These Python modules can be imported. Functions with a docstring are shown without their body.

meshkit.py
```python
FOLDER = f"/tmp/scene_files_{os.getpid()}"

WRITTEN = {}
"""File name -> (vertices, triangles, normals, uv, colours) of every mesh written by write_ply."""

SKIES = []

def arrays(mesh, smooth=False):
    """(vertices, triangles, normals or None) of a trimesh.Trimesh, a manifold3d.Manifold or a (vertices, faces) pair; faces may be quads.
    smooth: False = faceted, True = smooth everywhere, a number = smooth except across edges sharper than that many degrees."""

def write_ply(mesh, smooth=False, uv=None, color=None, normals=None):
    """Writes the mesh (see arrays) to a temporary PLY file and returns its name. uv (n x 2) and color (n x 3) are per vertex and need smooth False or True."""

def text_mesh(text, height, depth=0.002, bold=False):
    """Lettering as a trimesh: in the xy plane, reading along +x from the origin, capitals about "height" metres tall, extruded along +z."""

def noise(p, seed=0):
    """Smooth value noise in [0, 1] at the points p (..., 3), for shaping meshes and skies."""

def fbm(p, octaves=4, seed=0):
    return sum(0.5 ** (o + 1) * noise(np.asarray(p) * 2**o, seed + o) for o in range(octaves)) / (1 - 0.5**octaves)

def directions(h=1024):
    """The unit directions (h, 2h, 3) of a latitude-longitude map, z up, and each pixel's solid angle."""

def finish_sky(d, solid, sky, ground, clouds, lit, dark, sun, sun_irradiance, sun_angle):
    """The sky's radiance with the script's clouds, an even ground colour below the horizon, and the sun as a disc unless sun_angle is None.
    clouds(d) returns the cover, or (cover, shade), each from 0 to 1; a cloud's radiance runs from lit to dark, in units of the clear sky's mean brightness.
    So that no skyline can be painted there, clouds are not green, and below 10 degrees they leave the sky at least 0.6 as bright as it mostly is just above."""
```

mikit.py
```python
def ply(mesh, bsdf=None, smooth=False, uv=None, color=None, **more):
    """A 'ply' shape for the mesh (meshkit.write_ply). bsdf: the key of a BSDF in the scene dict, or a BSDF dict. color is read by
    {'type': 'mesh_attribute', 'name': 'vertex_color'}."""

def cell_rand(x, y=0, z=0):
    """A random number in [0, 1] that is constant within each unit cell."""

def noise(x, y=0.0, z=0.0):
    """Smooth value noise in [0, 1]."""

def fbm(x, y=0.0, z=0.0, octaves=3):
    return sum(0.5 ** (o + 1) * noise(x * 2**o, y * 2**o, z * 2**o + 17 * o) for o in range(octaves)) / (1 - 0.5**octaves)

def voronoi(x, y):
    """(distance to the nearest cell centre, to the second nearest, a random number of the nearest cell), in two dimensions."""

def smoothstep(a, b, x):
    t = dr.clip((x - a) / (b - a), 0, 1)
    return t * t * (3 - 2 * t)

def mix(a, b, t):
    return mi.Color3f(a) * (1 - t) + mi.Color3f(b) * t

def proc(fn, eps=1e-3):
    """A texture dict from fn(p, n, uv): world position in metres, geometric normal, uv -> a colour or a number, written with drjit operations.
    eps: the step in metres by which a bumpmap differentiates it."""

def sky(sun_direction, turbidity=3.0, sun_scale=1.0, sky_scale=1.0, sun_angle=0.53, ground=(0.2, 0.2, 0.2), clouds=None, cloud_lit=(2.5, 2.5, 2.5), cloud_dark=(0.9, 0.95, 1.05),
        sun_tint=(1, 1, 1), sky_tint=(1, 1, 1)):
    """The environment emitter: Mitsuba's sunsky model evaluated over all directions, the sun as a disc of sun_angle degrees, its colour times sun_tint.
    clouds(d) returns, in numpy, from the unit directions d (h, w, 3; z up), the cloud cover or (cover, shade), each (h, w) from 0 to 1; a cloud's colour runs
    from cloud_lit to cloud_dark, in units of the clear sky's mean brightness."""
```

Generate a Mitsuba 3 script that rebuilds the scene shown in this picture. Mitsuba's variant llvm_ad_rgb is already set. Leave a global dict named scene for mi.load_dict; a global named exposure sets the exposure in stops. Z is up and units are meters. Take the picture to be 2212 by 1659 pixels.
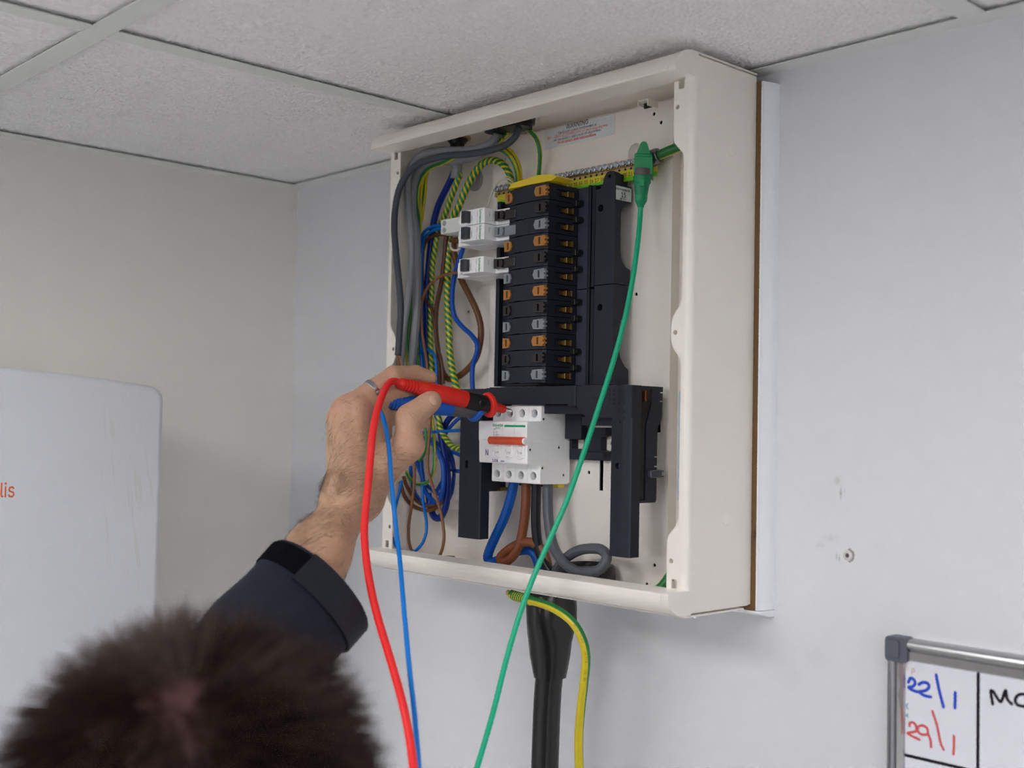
import math, random
import numpy as np
import trimesh, manifold3d as m3
from shapely.geometry import Polygon, LineString, Point, box as sbox
from shapely.ops import unary_union
import mitsuba as mi
import drjit as dr
import mikit, meshkit

random.seed(7)
rng = np.random.default_rng(7)
T = mi.ScalarTransform4f
scene, labels = {'type': 'scene'}, {}

# ------------------------------------------------------------------ camera, lights, exposure
CAM = np.array([1.56275, -0.99717, 1.93562])
FWD = np.array([-0.73022, 0.68218, 0.03754])
UP = np.array([0.01399, -0.04000, 0.99910])
scene['camera'] = {'type': 'thinlens', 'fov': 46.86, 'fov_axis': 'x', 'near_clip': 0.02, 'far_clip': 50.0,
                   'aperture_radius': 0.0046, 'focus_distance': 1.29,
                   'to_world': T().look_at(origin=CAM.tolist(), target=(CAM + FWD).tolist(), up=UP.tolist())}
exposure = 1.17
# overcast daylight, entering through unseen windows behind the camera
SKY_DAY = mikit.sky((0.3, -0.5, 0.8), turbidity=6.0, sun_scale=0.0, sky_scale=19.0, sun_angle=None, ground=(0.25, 0.25, 0.24),
                    clouds=lambda d: np.clip(0.75 + 0.5 * meshkit.fbm(d * 3.0, 4), 0, 1), cloud_lit=(1.25, 1.25, 1.27), cloud_dark=(0.8, 0.82, 0.86))
scene['daylight'] = SKY_DAY
# (x0, y0, radiance): 600 mm ceiling luminaires in ceiling grid cells, unseen, placed to light walls and enclosure
UNSEEN_LUMINAIRES = [(1.0928, -1.1362, 1.7), (0.4928, -1.7362, 7.2), (2.2928, -1.7362, 2.6)]
LAMP_TINT = (1.0, 0.99, 0.97)
# unseen windows behind the camera, placed to light the enclosure from the front: (along the wall from, to, sill, head); one in wall_back (along x), one in wall_front (along y)
UNSEEN_WIN_BACK = (0.15, 1.75, 1.0, 2.24)
UNSEEN_WIN_FRONT = (-3.5, -1.3, 1.0, 2.24)

# ------------------------------------------------------------------ helpers
X0, YB, ZB = 0.39529, -0.022, 1.76540          # lower left back corner of the enclosure
CEIL = 2.30


def L(pts):
    """Enclosure millimetres (right, up, out of the wall) to world metres."""
    p = np.atleast_2d(np.asarray(pts, float))
    return np.stack([X0 + p[:, 0] / 1000, YB - p[:, 2] / 1000, ZB + p[:, 1] / 1000], 1)


def as_tm(m):
    if isinstance(m, m3.Manifold):
        q = m.to_mesh()
        return trimesh.Trimesh(np.array(q.vert_properties[:, :3]), np.array(q.tri_verts), process=False)
    return m


def join(*ms):
    flat = []
    for m in ms:
        flat += list(m) if isinstance(m, (list, tuple)) else [m]
    flat = [as_tm(m) for m in flat]
    return trimesh.util.concatenate(flat) if len(flat) > 1 else flat[0]


def local(m):
    """A mesh in enclosure millimetres, moved to the world."""
    m = as_tm(m).copy()
    m.vertices = L(m.vertices)
    return m


taken = {}


def numbered(name):
    n = taken.get(name, 0)
    taken[name] = n + 1
    return name if n == 0 else '%s_%03d' % (name, n)


def put(key, mesh, bsdf, smooth=False, uv=None, label=None, **more):
    key = numbered(key)
    scene[key] = mikit.ply(as_tm(mesh) if not isinstance(mesh, tuple) else mesh, bsdf, smooth=smooth, uv=uv, **more)
    if label:
        labels[key] = {'label': label}
    return key


def place_copy(key, source, matrix, bsdf=None):
    key = numbered(key)
    scene[key] = {**scene[source], 'to_world': matrix}
    if bsdf:
        scene[key]['bsdf'] = {'type': 'ref', 'id': bsdf}
    return key


def thing(name, label, cat, group=None):
    key = numbered(name)
    labels[key] = {'label': label, 'category': cat}
    if group:
        labels[key]['group'] = group
    return key


def structure(key):
    labels.setdefault(key, {})['kind'] = 'structure'


def cbox(x0, x1, y0, y1, z0, z1, c=0.0):
    """A box with chamfered edges."""
    if c <= 0:
        b = trimesh.creation.box((x1 - x0, y1 - y0, z1 - z0))
        b.apply_translation(((x0 + x1) / 2, (y0 + y1) / 2, (z0 + z1) / 2))
        return b
    pts = []
    for sx, x in ((1, x0), (-1, x1)):
        for sy, y in ((1, y0), (-1, y1)):
            for sz, z in ((1, z0), (-1, z1)):
                pts += [(x + sx * c, y + sy * c, z), (x + sx * c, y, z + sz * c), (x, y + sy * c, z + sz * c)]
    return trimesh.convex.convex_hull(np.array(pts))


def extrude(poly, z0, z1):
    geoms = getattr(poly, 'geoms', [poly])
    out = [trimesh.creation.extrude_polygon(g, z1 - z0, engine='earcut') for g in geoms if g.area > 0]
    m = trimesh.util.concatenate(out) if len(out) > 1 else out[0]
    m.apply_translation((0, 0, z0))
    return m


def prism(poly, d0, d1):
    """Outline in (a, b) of the enclosure, thick along d."""
    return extrude(poly if hasattr(poly, 'area') else Polygon(poly), d0, d1)


def prism_a(poly, a0, a1):
    """Outline in (d, b), long along a."""
    m = extrude(poly if hasattr(poly, 'area') else Polygon(poly), 0, a1 - a0)
    v = m.vertices.copy()
    m.vertices = np.stack([a0 + v[:, 2], v[:, 1], v[:, 0]], 1)
    m.invert()
    return m


def prism_b(poly, b0, b1):
    """Outline in (a, d), long along b."""
    m = extrude(poly if hasattr(poly, 'area') else Polygon(poly), 0, b1 - b0)
    v = m.vertices.copy()
    m.vertices = np.stack([v[:, 0], b0 + v[:, 2], v[:, 1]], 1)
    m.invert()
    return m


def rounded(poly, r, n=4):
    p = poly if hasattr(poly, 'area') else Polygon(poly)
    return p.buffer(-r, quad_segs=n).buffer(r, quad_segs=n)


def cyl(p0, p1, r0, r1=None, n=16):
    return lathe([(0, 0), (0, r0), (1, r0 if r1 is None else r1), (1, 0)], p0, p1, n)


def frame(t):
    t = np.asarray(t, float) / np.linalg.norm(t)
    a = np.cross(t, (0, 0, 1) if abs(t[2]) < 0.9 else (1, 0, 0))
    a /= np.linalg.norm(a)
    return t, a, np.cross(t, a)


def lathe(profile, p0, p1, n=20):
    """Profile of (share of the way from p0 to p1, radius) turned about the line p0-p1."""
    p0, p1 = np.asarray(p0, float), np.asarray(p1, float)
    t, a, b = frame(p1 - p0)
    ang = np.arange(n) * 2 * math.pi / n
    ring = np.cos(ang)[:, None] * a + np.sin(ang)[:, None] * b
    v, f = [], []
    for s, r in profile:
        v.append(p0 + (p1 - p0) * s + ring * r)
    v = np.vstack(v)
    for i in range(len(profile) - 1):
        for j in range(n):
            k = (j + 1) % n
            q = (i * n + j, i * n + k, (i + 1) * n + k, (i + 1) * n + j)
            f += [(q[0], q[1], q[2]), (q[0], q[2], q[3])]
    m = trimesh.Trimesh(v, f, process=False)
    m.merge_vertices(digits_vertex=9)
    m.update_faces(m.nondegenerate_faces())
    return m


def spline(pts, step):
    """Centripetal Catmull-Rom through the points, resampled about every step."""
    p = np.asarray(pts, float)
    p = np.vstack([2 * p[0] - p[1], p, 2 * p[-1] - p[-2]])
    out = []
    for i in range(1, len(p) - 2):
        q0, q1, q2, q3 = p[i - 1:i + 3]
        k = [0.0]
        for u, v in ((q0, q1), (q1, q2), (q2, q3)):
            k.append(k[-1] + max(np.linalg.norm(v - u), 1e-6) ** 0.5)
        n = max(2, int(np.linalg.norm(q2 - q1) / step) + 1)
        t = np.linspace(k[1], k[2], n, endpoint=False)[:, None]
        a1 = (k[1] - t) / (k[1] - k[0]) * q0 + (t - k[0]) / (k[1] - k[0]) * q1
        a2 = (k[2] - t) / (k[2] - k[1]) * q1 + (t - k[1]) / (k[2] - k[1]) * q2
        a3 = (k[3] - t) / (k[3] - k[2]) * q2 + (t - k[2]) / (k[3] - k[2]) * q3
        b1 = (k[2] - t) / (k[2] - k[0]) * a1 + (t - k[0]) / (k[2] - k[0]) * a2
        b2 = (k[3] - t) / (k[3] - k[1]) * a2 + (t - k[1]) / (k[3] - k[1]) * a3
        out.append((k[2] - t) / (k[2] - k[1]) * b1 + (t - k[1]) / (k[2] - k[1]) * b2)
    return np.vstack(out + [p[-2:-1]])


def tube(pts, r, sides=12, step=0.004, relax=3):
    """A round cable through world points: (vertices, faces), uv with u around and v along in millimetres."""
    c = spline(pts, step)
    for _ in range(relax):
        c[1:-1] = 0.5 * c[1:-1] + 0.25 * (c[:-2] + c[2:])
    t = np.gradient(c, axis=0)
    t /= np.linalg.norm(t, axis=1, keepdims=True) + 1e-12
    a = np.array([0.73, -0.68, 0.05])                # angle 0 of every cable starts on its room side
    if abs(a @ t[0]) > 0.95:
        a = np.array([0.0, 0.0, 1.0])
    ang = np.arange(sides + 1) * 2 * math.pi / sides
    rr = np.broadcast_to(r, (len(c),)) if np.ndim(r) == 0 else np.interp(np.linspace(0, 1, len(c)), np.linspace(0, 1, len(r)), r)
    v, uv = [], []
    s = np.concatenate([[0], np.cumsum(np.linalg.norm(np.diff(c, axis=0), axis=1))]) * 1000
    for i in range(len(c)):
        a = a - t[i] * (a @ t[i])
        a /= np.linalg.norm(a)
        b = np.cross(t[i], a)
        v.append(c[i] + rr[i] * (np.cos(ang)[:, None] * a + np.sin(ang)[:, None] * b))
        uv.append(np.stack([ang / (2 * math.pi), np.full(sides + 1, s[i])], 1))
    n = sides + 1
    i, j = np.meshgrid(np.arange(len(c) - 1), np.arange(sides), indexing='ij')
    q = np.stack([i * n + j, i * n + j + 1, (i + 1) * n + j + 1, (i + 1) * n + j], -1).reshape(-1, 4)
    f = np.vstack([q[:, [0, 1, 2]], q[:, [0, 2, 3]]])
    k = len(c) * n
    v, uv = np.vstack(v + [c[:1], c[-1:]]), np.vstack(uv + [[[0.5, 0]], [[0.5, s[-1]]]])
    caps = [(k, j + 1, j) for j in range(sides)] + [(k + 1, k - n + j, k - n + j + 1) for j in range(sides)]
    return trimesh.Trimesh(v, np.vstack([f, caps]), process=False), uv


def put_tube(key, pts, r, mat, sides=12, step=0.004, relax=3, label=None):
    m, uv = tube(pts, r, sides, step, relax)
    return put(key, m, mat, smooth=True, uv=uv, label=label)


def words(text, height, a, b, d, bold=False, spin=0, depth=0.15, squeeze=1.0, centre=False):
    """Lettering in enclosure millimetres, facing out of the wall, its baseline starting at (a, b)."""
    m = meshkit.text_mesh(text, height, depth, bold)
    v = m.vertices.copy()
    v[:, 0] *= squeeze
    if centre:
        v[:, 0] -= v[:, 0].max() / 2
    c, s = math.cos(math.radians(spin)), math.sin(math.radians(spin))
    m.vertices = np.stack([a + c * v[:, 0] - s * v[:, 1], b + s * v[:, 0] + c * v[:, 1], d + v[:, 2]], 1)
    return m


def man(m):
    m = as_tm(m).copy()
    m.merge_vertices()
    if m.volume < 0:
        m.invert()
    return m3.Manifold(m3.Mesh(np.asarray(m.vertices, np.float32), np.asarray(m.faces, np.uint32)))


def cut(m, *holes):
    r = man(m)
    if r.is_empty():
        return as_tm(m)
    for h in holes:
        r = r - man(h)
    return as_tm(r)


# ------------------------------------------------------------------ materials
def rgb(r, g, b):
    return {'type': 'rgb', 'value': [r, g, b]}


def srgb(r, g, b):
    def lin(c):
        c /= 255.0
        return c / 12.92 if c < 0.04045 else ((c + 0.055) / 1.055) ** 2.4
    return [lin(r), lin(g), lin(b)]


def mat(name, color, rough=0.5, metallic=0.0, spec=0.5, **more):
    col = color if isinstance(color, dict) else rgb(*color)
    b = {'type': 'principled', 'base_color': col, 'roughness': rough, 'metallic': metallic, 'specular': spec, **more}
    scene['mat_' + name] = {'type': 'twosided', 'bsdf': b}
    return 'mat_' + name


def bumped(name, color, rough, bump_fn, scale, eps=5e-4, spec=0.4):
    b = {'type': 'principled', 'base_color': color if isinstance(color, dict) else rgb(*color), 'roughness': rough, 'specular': spec}
    scene['mat_' + name] = {'type': 'twosided', 'bsdf': {'type': 'bumpmap', 'arbitrary': mikit.proc(bump_fn, eps=eps), 'scale': scale, 'bsdf': b}}
    return 'mat_' + name


def wall_color(p, n, uv):
    t = mikit.fbm(p.x * 2.1, p.y * 2.1, p.z * 2.1, 3)
    fine = mikit.fbm(p.x * 90, p.y * 90, p.z * 90, 2)
    c = mi.Color3f(0.645, 0.65, 0.68) * (0.965 + 0.05 * t + 0.02 * fine)
    # scuffs on the wall to the right of the enclosure
    d = mi.Float(0)
    for x, z, sx, sz, a in ((0.952, 1.892, .0035, .004, .25), (0.9555, 1.880, .0011, .005, .45), (0.9595, 1.882, .0006, .004, .25), (0.9515, 1.820, .0011, .003, .4),
                            (0.9545, 1.8185, .0008, .0035, .35), (0.945, 1.837, .008, .004, .12), (0.934, 1.829, .005, .003, .12), (0.93, 1.72, .012, .014, .06), (0.905, 1.7, .014, .01, .05)):
        e = dr.square((p.x - x) / sx) + dr.square((p.z - z) / sz)
        d = dr.maximum(d, a * dr.exp(-e) * (0.4 + 1.2 * mikit.noise(p.x * 900, p.z * 500)))
    return c * (1 - dr.clip(d, 0, 0.8) * mi.Color3f(0.85, 0.95, 1.0))


M_WALL = bumped('wall', mikit.proc(wall_color), 0.55, lambda p, n, uv: mikit.fbm(p.x * 260, p.y * 260, p.z * 260, 2), 0.00025)


def left_wall_color(p, n, uv):
    t = mikit.fbm(p.x * 2.1, p.y * 2.1 + 3, p.z * 2.1, 3)
    return mi.Color3f(0.735, 0.72, 0.68) * (0.965 + 0.05 * t)


M_WALL_LEFT = bumped('wall_left', mikit.proc(left_wall_color), 0.55, lambda p, n, uv: mikit.fbm(p.x * 260, p.y * 260, p.z * 260, 2), 0.00025)


def tile_color(p, n, uv):
    f = mikit.fbm(p.x * 380, p.y * 380, 0, 2)
    big = mikit.fbm(p.x * 3, p.y * 3, 4, 2)
    mark = dr.exp(-dr.square((p.x - 0.2245 - 0.3 * (p.y + 0.4585)) / 0.0011) - dr.square((p.y + 0.4585) / 0.006))
    return mi.Color3f(0.80, 0.795, 0.80) * (0.90 + 0.12 * f + 0.06 * big) * (1 - 0.6 * mark)


M_TILE = bumped('ceiling_tile', mikit.proc(tile_color), 0.85, lambda p, n, uv: mikit.fbm(p.x * 330, p.y * 330, 0, 3), 0.0022, eps=6e-4)
M_GRID = mat('grid', (0.64, 0.66, 0.64), 0.35)
M_FLOOR = mat('floor', mikit.proc(lambda p, n, uv: mi.Color3f(0.42, 0.41, 0.40) * (0.8 + 0.4 * mikit.fbm(p.x * 40, p.y * 40, 0, 3))), 0.6)
M_CREAM = mat('cream_steel', mikit.proc(lambda p, n, uv: mi.Color3f(0.765, 0.725, 0.675) * (0.97 + 0.06 * mikit.fbm(p.x * 9, p.y * 9, p.z * 9, 2))), 0.36)
M_PLATE = mat('cream_plate', (0.80, 0.76, 0.715), 0.34)
M_HOLESHADE = mat('hole_shade', (0.012, 0.011, 0.010), 0.8)  # near-black that paints the shade inside holes and slots
M_WOOD = mat('pine', mikit.proc(lambda p, n, uv: mikit.mix(mi.Color3f(0.19, 0.105, 0.036), mi.Color3f(0.12, 0.06, 0.018), mikit.fbm(p.x * 60, p.y * 60, p.z * 6, 3)) *
                                (1 - 0.75 * dr.exp(-dr.square((p.z - 1.835) / 0.006) - dr.square((p.x - 0.876) / 0.004)))), 0.7)
M_TRIM = mat('white_trim', (0.80, 0.82, 0.86), 0.3)
M_ANTHRACITE = mat('anthracite', (0.0150, 0.0185, 0.0295), 0.45, spec=.3)
M_ANTH2 = mat('anthracite_light', (0.046, 0.054, 0.080), 0.30, spec=.4)  # paler anthracite; carries the guide strip's reflected light in its colour
M_BLACK = mat('black_plastic', (0.010, 0.0095, 0.010), 0.4)
M_SOFTBLACK = mat('black_rubber', (0.009, 0.009, 0.010), 0.33)
M_ORANGE = mat('latch_orange', (0.36, 0.15, 0.032), 0.45)
M_GREYLATCH = mat('latch_grey', (0.20, 0.225, 0.25), 0.42)
M_BLACKLATCH = mat('latch_black', (0.017, 0.014, 0.014), 0.4)
M_BRASS = mat('brass', (0.60, 0.43, 0.17), 0.33, metallic=1.0)
M_BLADE = mat('blade_brass', (0.26, 0.175, 0.07), 0.45, metallic=1.0)
M_STEEL = mat('zinc_steel', (0.62, 0.66, 0.72), 0.27, metallic=1.0)
M_CHROME = mat('bright_steel', (0.80, 0.79, 0.77), 0.18, metallic=1.0)
M_COPPER = mat('copper', (0.72, 0.33, 0.17), 0.35, metallic=1.0)
M_WHITE = mat('device_white', (0.87, 0.875, 0.89), 0.38)
M_WHITE2 = mat('device_offwhite', (0.70, 0.72, 0.70), 0.42)
M_GREYINK = mat('grey_ink', (0.25, 0.26, 0.28), 0.6)
M_DARKINK = mat('dark_ink', (0.02, 0.025, 0.04), 0.6)
M_NAVYINK = mat('navy_ink', (0.012, 0.02, 0.16), 0.6)
M_REDINK = mat('red_ink', (0.62, 0.06, 0.05), 0.6)
M_GREENINK = mat('green_ink', (0.0, 0.30, 0.13), 0.5)
M_LABEL = mat('label_paper', (0.66, 0.68, 0.72), 0.35)
M_STICKER = mat('sticker_paper', (0.58, 0.63, 0.62), 0.4)
M_TOGGLE = mat('toggle_grey', (0.020, 0.025, 0.032), 0.4)
M_HANDLE = mat('handle_red', (0.62, 0.075, 0.028), 0.4)
M_YELLOW = mat('yellow_plastic', (0.68, 0.50, 0.02), 0.45)
M_STRIPGREEN = mat('strip_green', (0.16, 0.56, 0.02), 0.45)
M_STRIPYELLOW = mat('strip_yellow', (0.64, 0.56, 0.02), 0.45)
M_CLIP = mat('clip_green', (0.0, 0.26, 0.085), 0.42)
M_CLIPLEAD = mat('lead_green', (0.0, 0.36, 0.19), 0.4)
M_GREYBAND = mat('grey_band', (0.10, 0.09, 0.09), 0.6)
M_RED = mat('probe_red', (0.66, 0.018, 0.010), 0.42)
M_REDLEAD = mat('lead_red', (0.72, 0.02, 0.022), 0.32)
M_PROBEBLUE = mat('probe_blue', (0.004, 0.085, 0.42), 0.42)
M_BLUELEAD = mat('lead_blue', (0.0, 0.155, 0.55), 0.35)
M_DKGREY = mat('probe_grey', (0.085, 0.082, 0.085), 0.5)
M_ALU = mat('aluminium', (0.46, 0.46, 0.48), 0.3, metallic=1.0)
M_CORNER = mat('corner_grey', (0.085, 0.095, 0.125), 0.45)
M_BOARD = mat('board_white', (0.70, 0.71, 0.78), 0.2)
M_BOILER = mat('boiler_white', mikit.proc(lambda p, n, uv: mi.Color3f(0.575, 0.59, 0.63) * (1 - 0.13 * mi.Color3f(0.4, 0.6, 1.0) * mikit.smoothstep(
    0.66, 0.8, mikit.fbm(p.y * 210 + p.z * 30, p.z * 14, 2, 3)) * mikit.smoothstep(-0.47, -0.42, p.y))), 0.3)
M_LOGO = mat('boiler_orange', (0.56, 0.12, 0.05), 0.45)
CABLES = dict(cable_grey=((0.225, 0.235, 0.26), .42), cable_dark_grey=((0.045, 0.055, 0.072), .42), cable_navy=((0.004, 0.018, 0.17), .3), blue=((0.0, 0.105, 0.42), .35),
              blue2=((0.004, 0.062, 0.36), .35), brown=((0.085, 0.034, 0.017), .4), brown2=((0.12, 0.046, 0.016), .4), brown3=((0.20, 0.085, 0.04), .4),
              white_wire=((0.62, 0.58, 0.54), .45), tail_blue=((0.004, 0.085, 0.40), .36), tail_brown=((0.20, 0.062, 0.026), .36), tail_black=((0.010, 0.012, 0.016), .36), tail_grey=((0.085, 0.092, 0.11), .42))
for k_, (c_, r_) in CABLES.items():
    mat(k_, c_, r_, spec=.35)


def striped(twist, share, shift=0.0, starts=1):
    def fn(p, n, uv):
        s = uv.x * starts + uv.y * twist + shift
        s = s - dr.floor(s)
        k = mikit.smoothstep(0.0, 0.04, s) * (1 - mikit.smoothstep(share, share + 0.04, s))
        return mikit.mix(mi.Color3f(0.56, 0.45, 0.012), mi.Color3f(0.012, 0.16, 0.035), k)
    return fn


mat('gy', mikit.proc(striped(0.0008, 0.28, 0.10)), .36)
mat('spiral', mikit.proc(striped(1 / 7.6, 0.58, 0.0, 3)), .36)
mat('gy_big', mikit.proc(striped(0.0011, 0.42, 0.40)), .33)
mat('gy_stub', mikit.proc(striped(0.0, 0.78, 0.62)), .35)

# ------------------------------------------------------------------ the room
RX, RY = 4.0928, -4.1362
put('wall_right', cbox(-0.12, RX + 0.12, 0.0, 0.12, 0.0, 2.46), M_WALL)
put('wall_left', cbox(-0.12, 0.0, RY, 0.0, 0.0, 2.46), M_WALL_LEFT)
def wall_with_unseen_window(w, place):
    """Boxes of a wall 120 mm thick around an unseen window opening, then its frame and panes; place maps (along, outwards, z) to the room."""
    a, b, c, d = w
    lo, hi = (-0.12, RX + 0.12) if place == 'back' else (RY, 0.0)

    def bx(u0, u1, o0, o1, z0, z1, ch=0.0):
        return cbox(u0, u1, RY - o1, RY - o0, z0, z1, ch) if place == 'back' else cbox(RX + o0, RX + o1, u0, u1, z0, z1, ch)
    put('wall_' + place, join(bx(lo, a, 0, .12, 0, 2.46), bx(b, hi, 0, .12, 0, 2.46), bx(a, b, 0, .12, 0, c), bx(a, b, 0, .12, d, 2.46)), M_WALL)
    k = numbered('window_1' if place == 'back' else 'window_2')  # out of view; lets daylight reach the enclosure
    t = (b - a) / 3
    fr = [bx(a, a + .05, .04, .09, c, d, .004), bx(b - .05, b, .04, .09, c, d, .004), bx(a + .05, b - .05, .04, .09, c, c + .05, .004), bx(a + .05, b - .05, .04, .09, d - .05, d, .004)]
    fr += [bx(a + t * i - .02, a + t * i + .02, .04, .09, c + .05, d - .05, .004) for i in (1, 2)]
    scene[k] = mikit.ply(join(*fr), M_TRIM)
    structure(k)
    cuts = [a + .05, a + t - .02, a + t + .02, a + 2 * t - .02, a + 2 * t + .02, b - .05]
    for i in (0, 2, 4):
        p, q = cuts[i], cuts[i + 1]
        v = [(u, z) for u, z in ((p, c + .05), (q, c + .05), (q, d - .05), (p, d - .05))]
        v = [(u, RY - .065, z) if place == 'back' else (RX + .065, u, z) for u, z in v]
        scene[numbered(k + '__pane')] = mikit.ply(trimesh.Trimesh(v, [(0, 2, 1), (0, 3, 2)], process=False), 'pane_glass')


scene['pane_glass'] = {'type': 'thindielectric'}
wall_with_unseen_window(UNSEEN_WIN_BACK, 'back')
wall_with_unseen_window(UNSEEN_WIN_FRONT, 'front')
put('floor', cbox(-0.12, RX + 0.12, RY - 0.12, 0.12, -0.1, 0.0), M_FLOOR)
put('ceiling', cbox(-0.12, RX + 0.12, RY - 0.12, 0.12, 2.46, 2.5), M_WALL)
for k in ('wall_right', 'wall_left', 'wall_back', 'wall_front', 'floor', 'ceiling'):
    structure(k)


def rough_tile(x0, x1, y0, y1, z0, z1, h):
    """Mineral tile whose face stands out in fine grains."""
    nx, ny = int((x1 - x0) / h) + 1, int((y1 - y0) / h) + 1
    X, Y = np.meshgrid(np.linspace(x0, x1, nx), np.linspace(y0, y1, ny), indexing='ij')
    P = np.stack([X, Y, X * 0], -1)
    g = meshkit.noise(P * 470, 1) * .6 + meshkit.noise(P * 800 + 7, 2) * .25 + meshkit.noise(P * 170 + 3, 3) * .15
    z = z0 - .0019 * np.clip((g - .36) / .45, 0, 1) ** 1.3 + .0008
    v = np.concatenate([np.stack([X, Y, z], -1).reshape(-1, 3), [(x0, y0, z1), (x1, y0, z1), (x1, y1, z1), (x0, y1, z1)]])
    a = (np.arange(nx - 1)[:, None] * ny + np.arange(ny - 1)[None]).ravel()
    f = np.vstack([np.stack([a, a + 1, a + ny + 1], 1), np.stack([a, a + ny + 1, a + ny], 1)])
    k = nx * ny
    return trimesh.Trimesh(v, np.vstack([f, [(k, k + 1, k + 2), (k, k + 2, k + 3)]]), process=False)


gx = [0.0] + [0.4928 + 0.6 * i for i in range(7)]
gy = [0.0] + [-0.5362 - 0.6 * i for i in range(7)]
for i in range(7):
    for j in range(7):
        x0, x1, y1, y0 = gx[i], gx[i + 1], gy[j], gy[j + 1]
        if any(abs(x0 - q[0]) < 0.01 and abs(y0 - q[1]) < 0.01 for q in UNSEEN_LUMINAIRES):
            continue
        e = 0.004
        fine_ = {(0, 0): .0011, (1, 0): .0011, (0, 1): .002, (1, 1): .002, (2, 0): .002}.get((i, j))
        if fine_ is None:
            put('ceiling__tile', cbox(x0 + e, x1 - e, y0 + e, y1 - e, CEIL + 0.0042, CEIL + 0.018), M_TILE)
        else:
            put('ceiling__tile', rough_tile(x0 + e, x1 - e, y0 + e, y1 - e, CEIL + .0046, CEIL + .018, fine_), M_TILE, smooth=True)
for y in gy[1:-1]:
    put('ceiling__grid_bar', join(cbox(0.0, RX, y - 0.012, y + 0.012, CEIL, CEIL + 0.0014, 0.0004), cbox(0.0, RX, y - 0.001, y + 0.001, CEIL + 0.0014, CEIL + 0.04)), M_GRID)
for x in gx[1:-1]:
    for j in range(7):
        a, b = gy[j + 1] + 0.0125, gy[j] - (0.0125 if j else 0.0225)
        put('ceiling__grid_bar', join(cbox(x - 0.012, x + 0.012, a, b, CEIL, CEIL + 0.0014, 0.0004), cbox(x - 0.001, x + 0.001, a, b, CEIL + 0.0014, CEIL + 0.04)), M_GRID)
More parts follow.
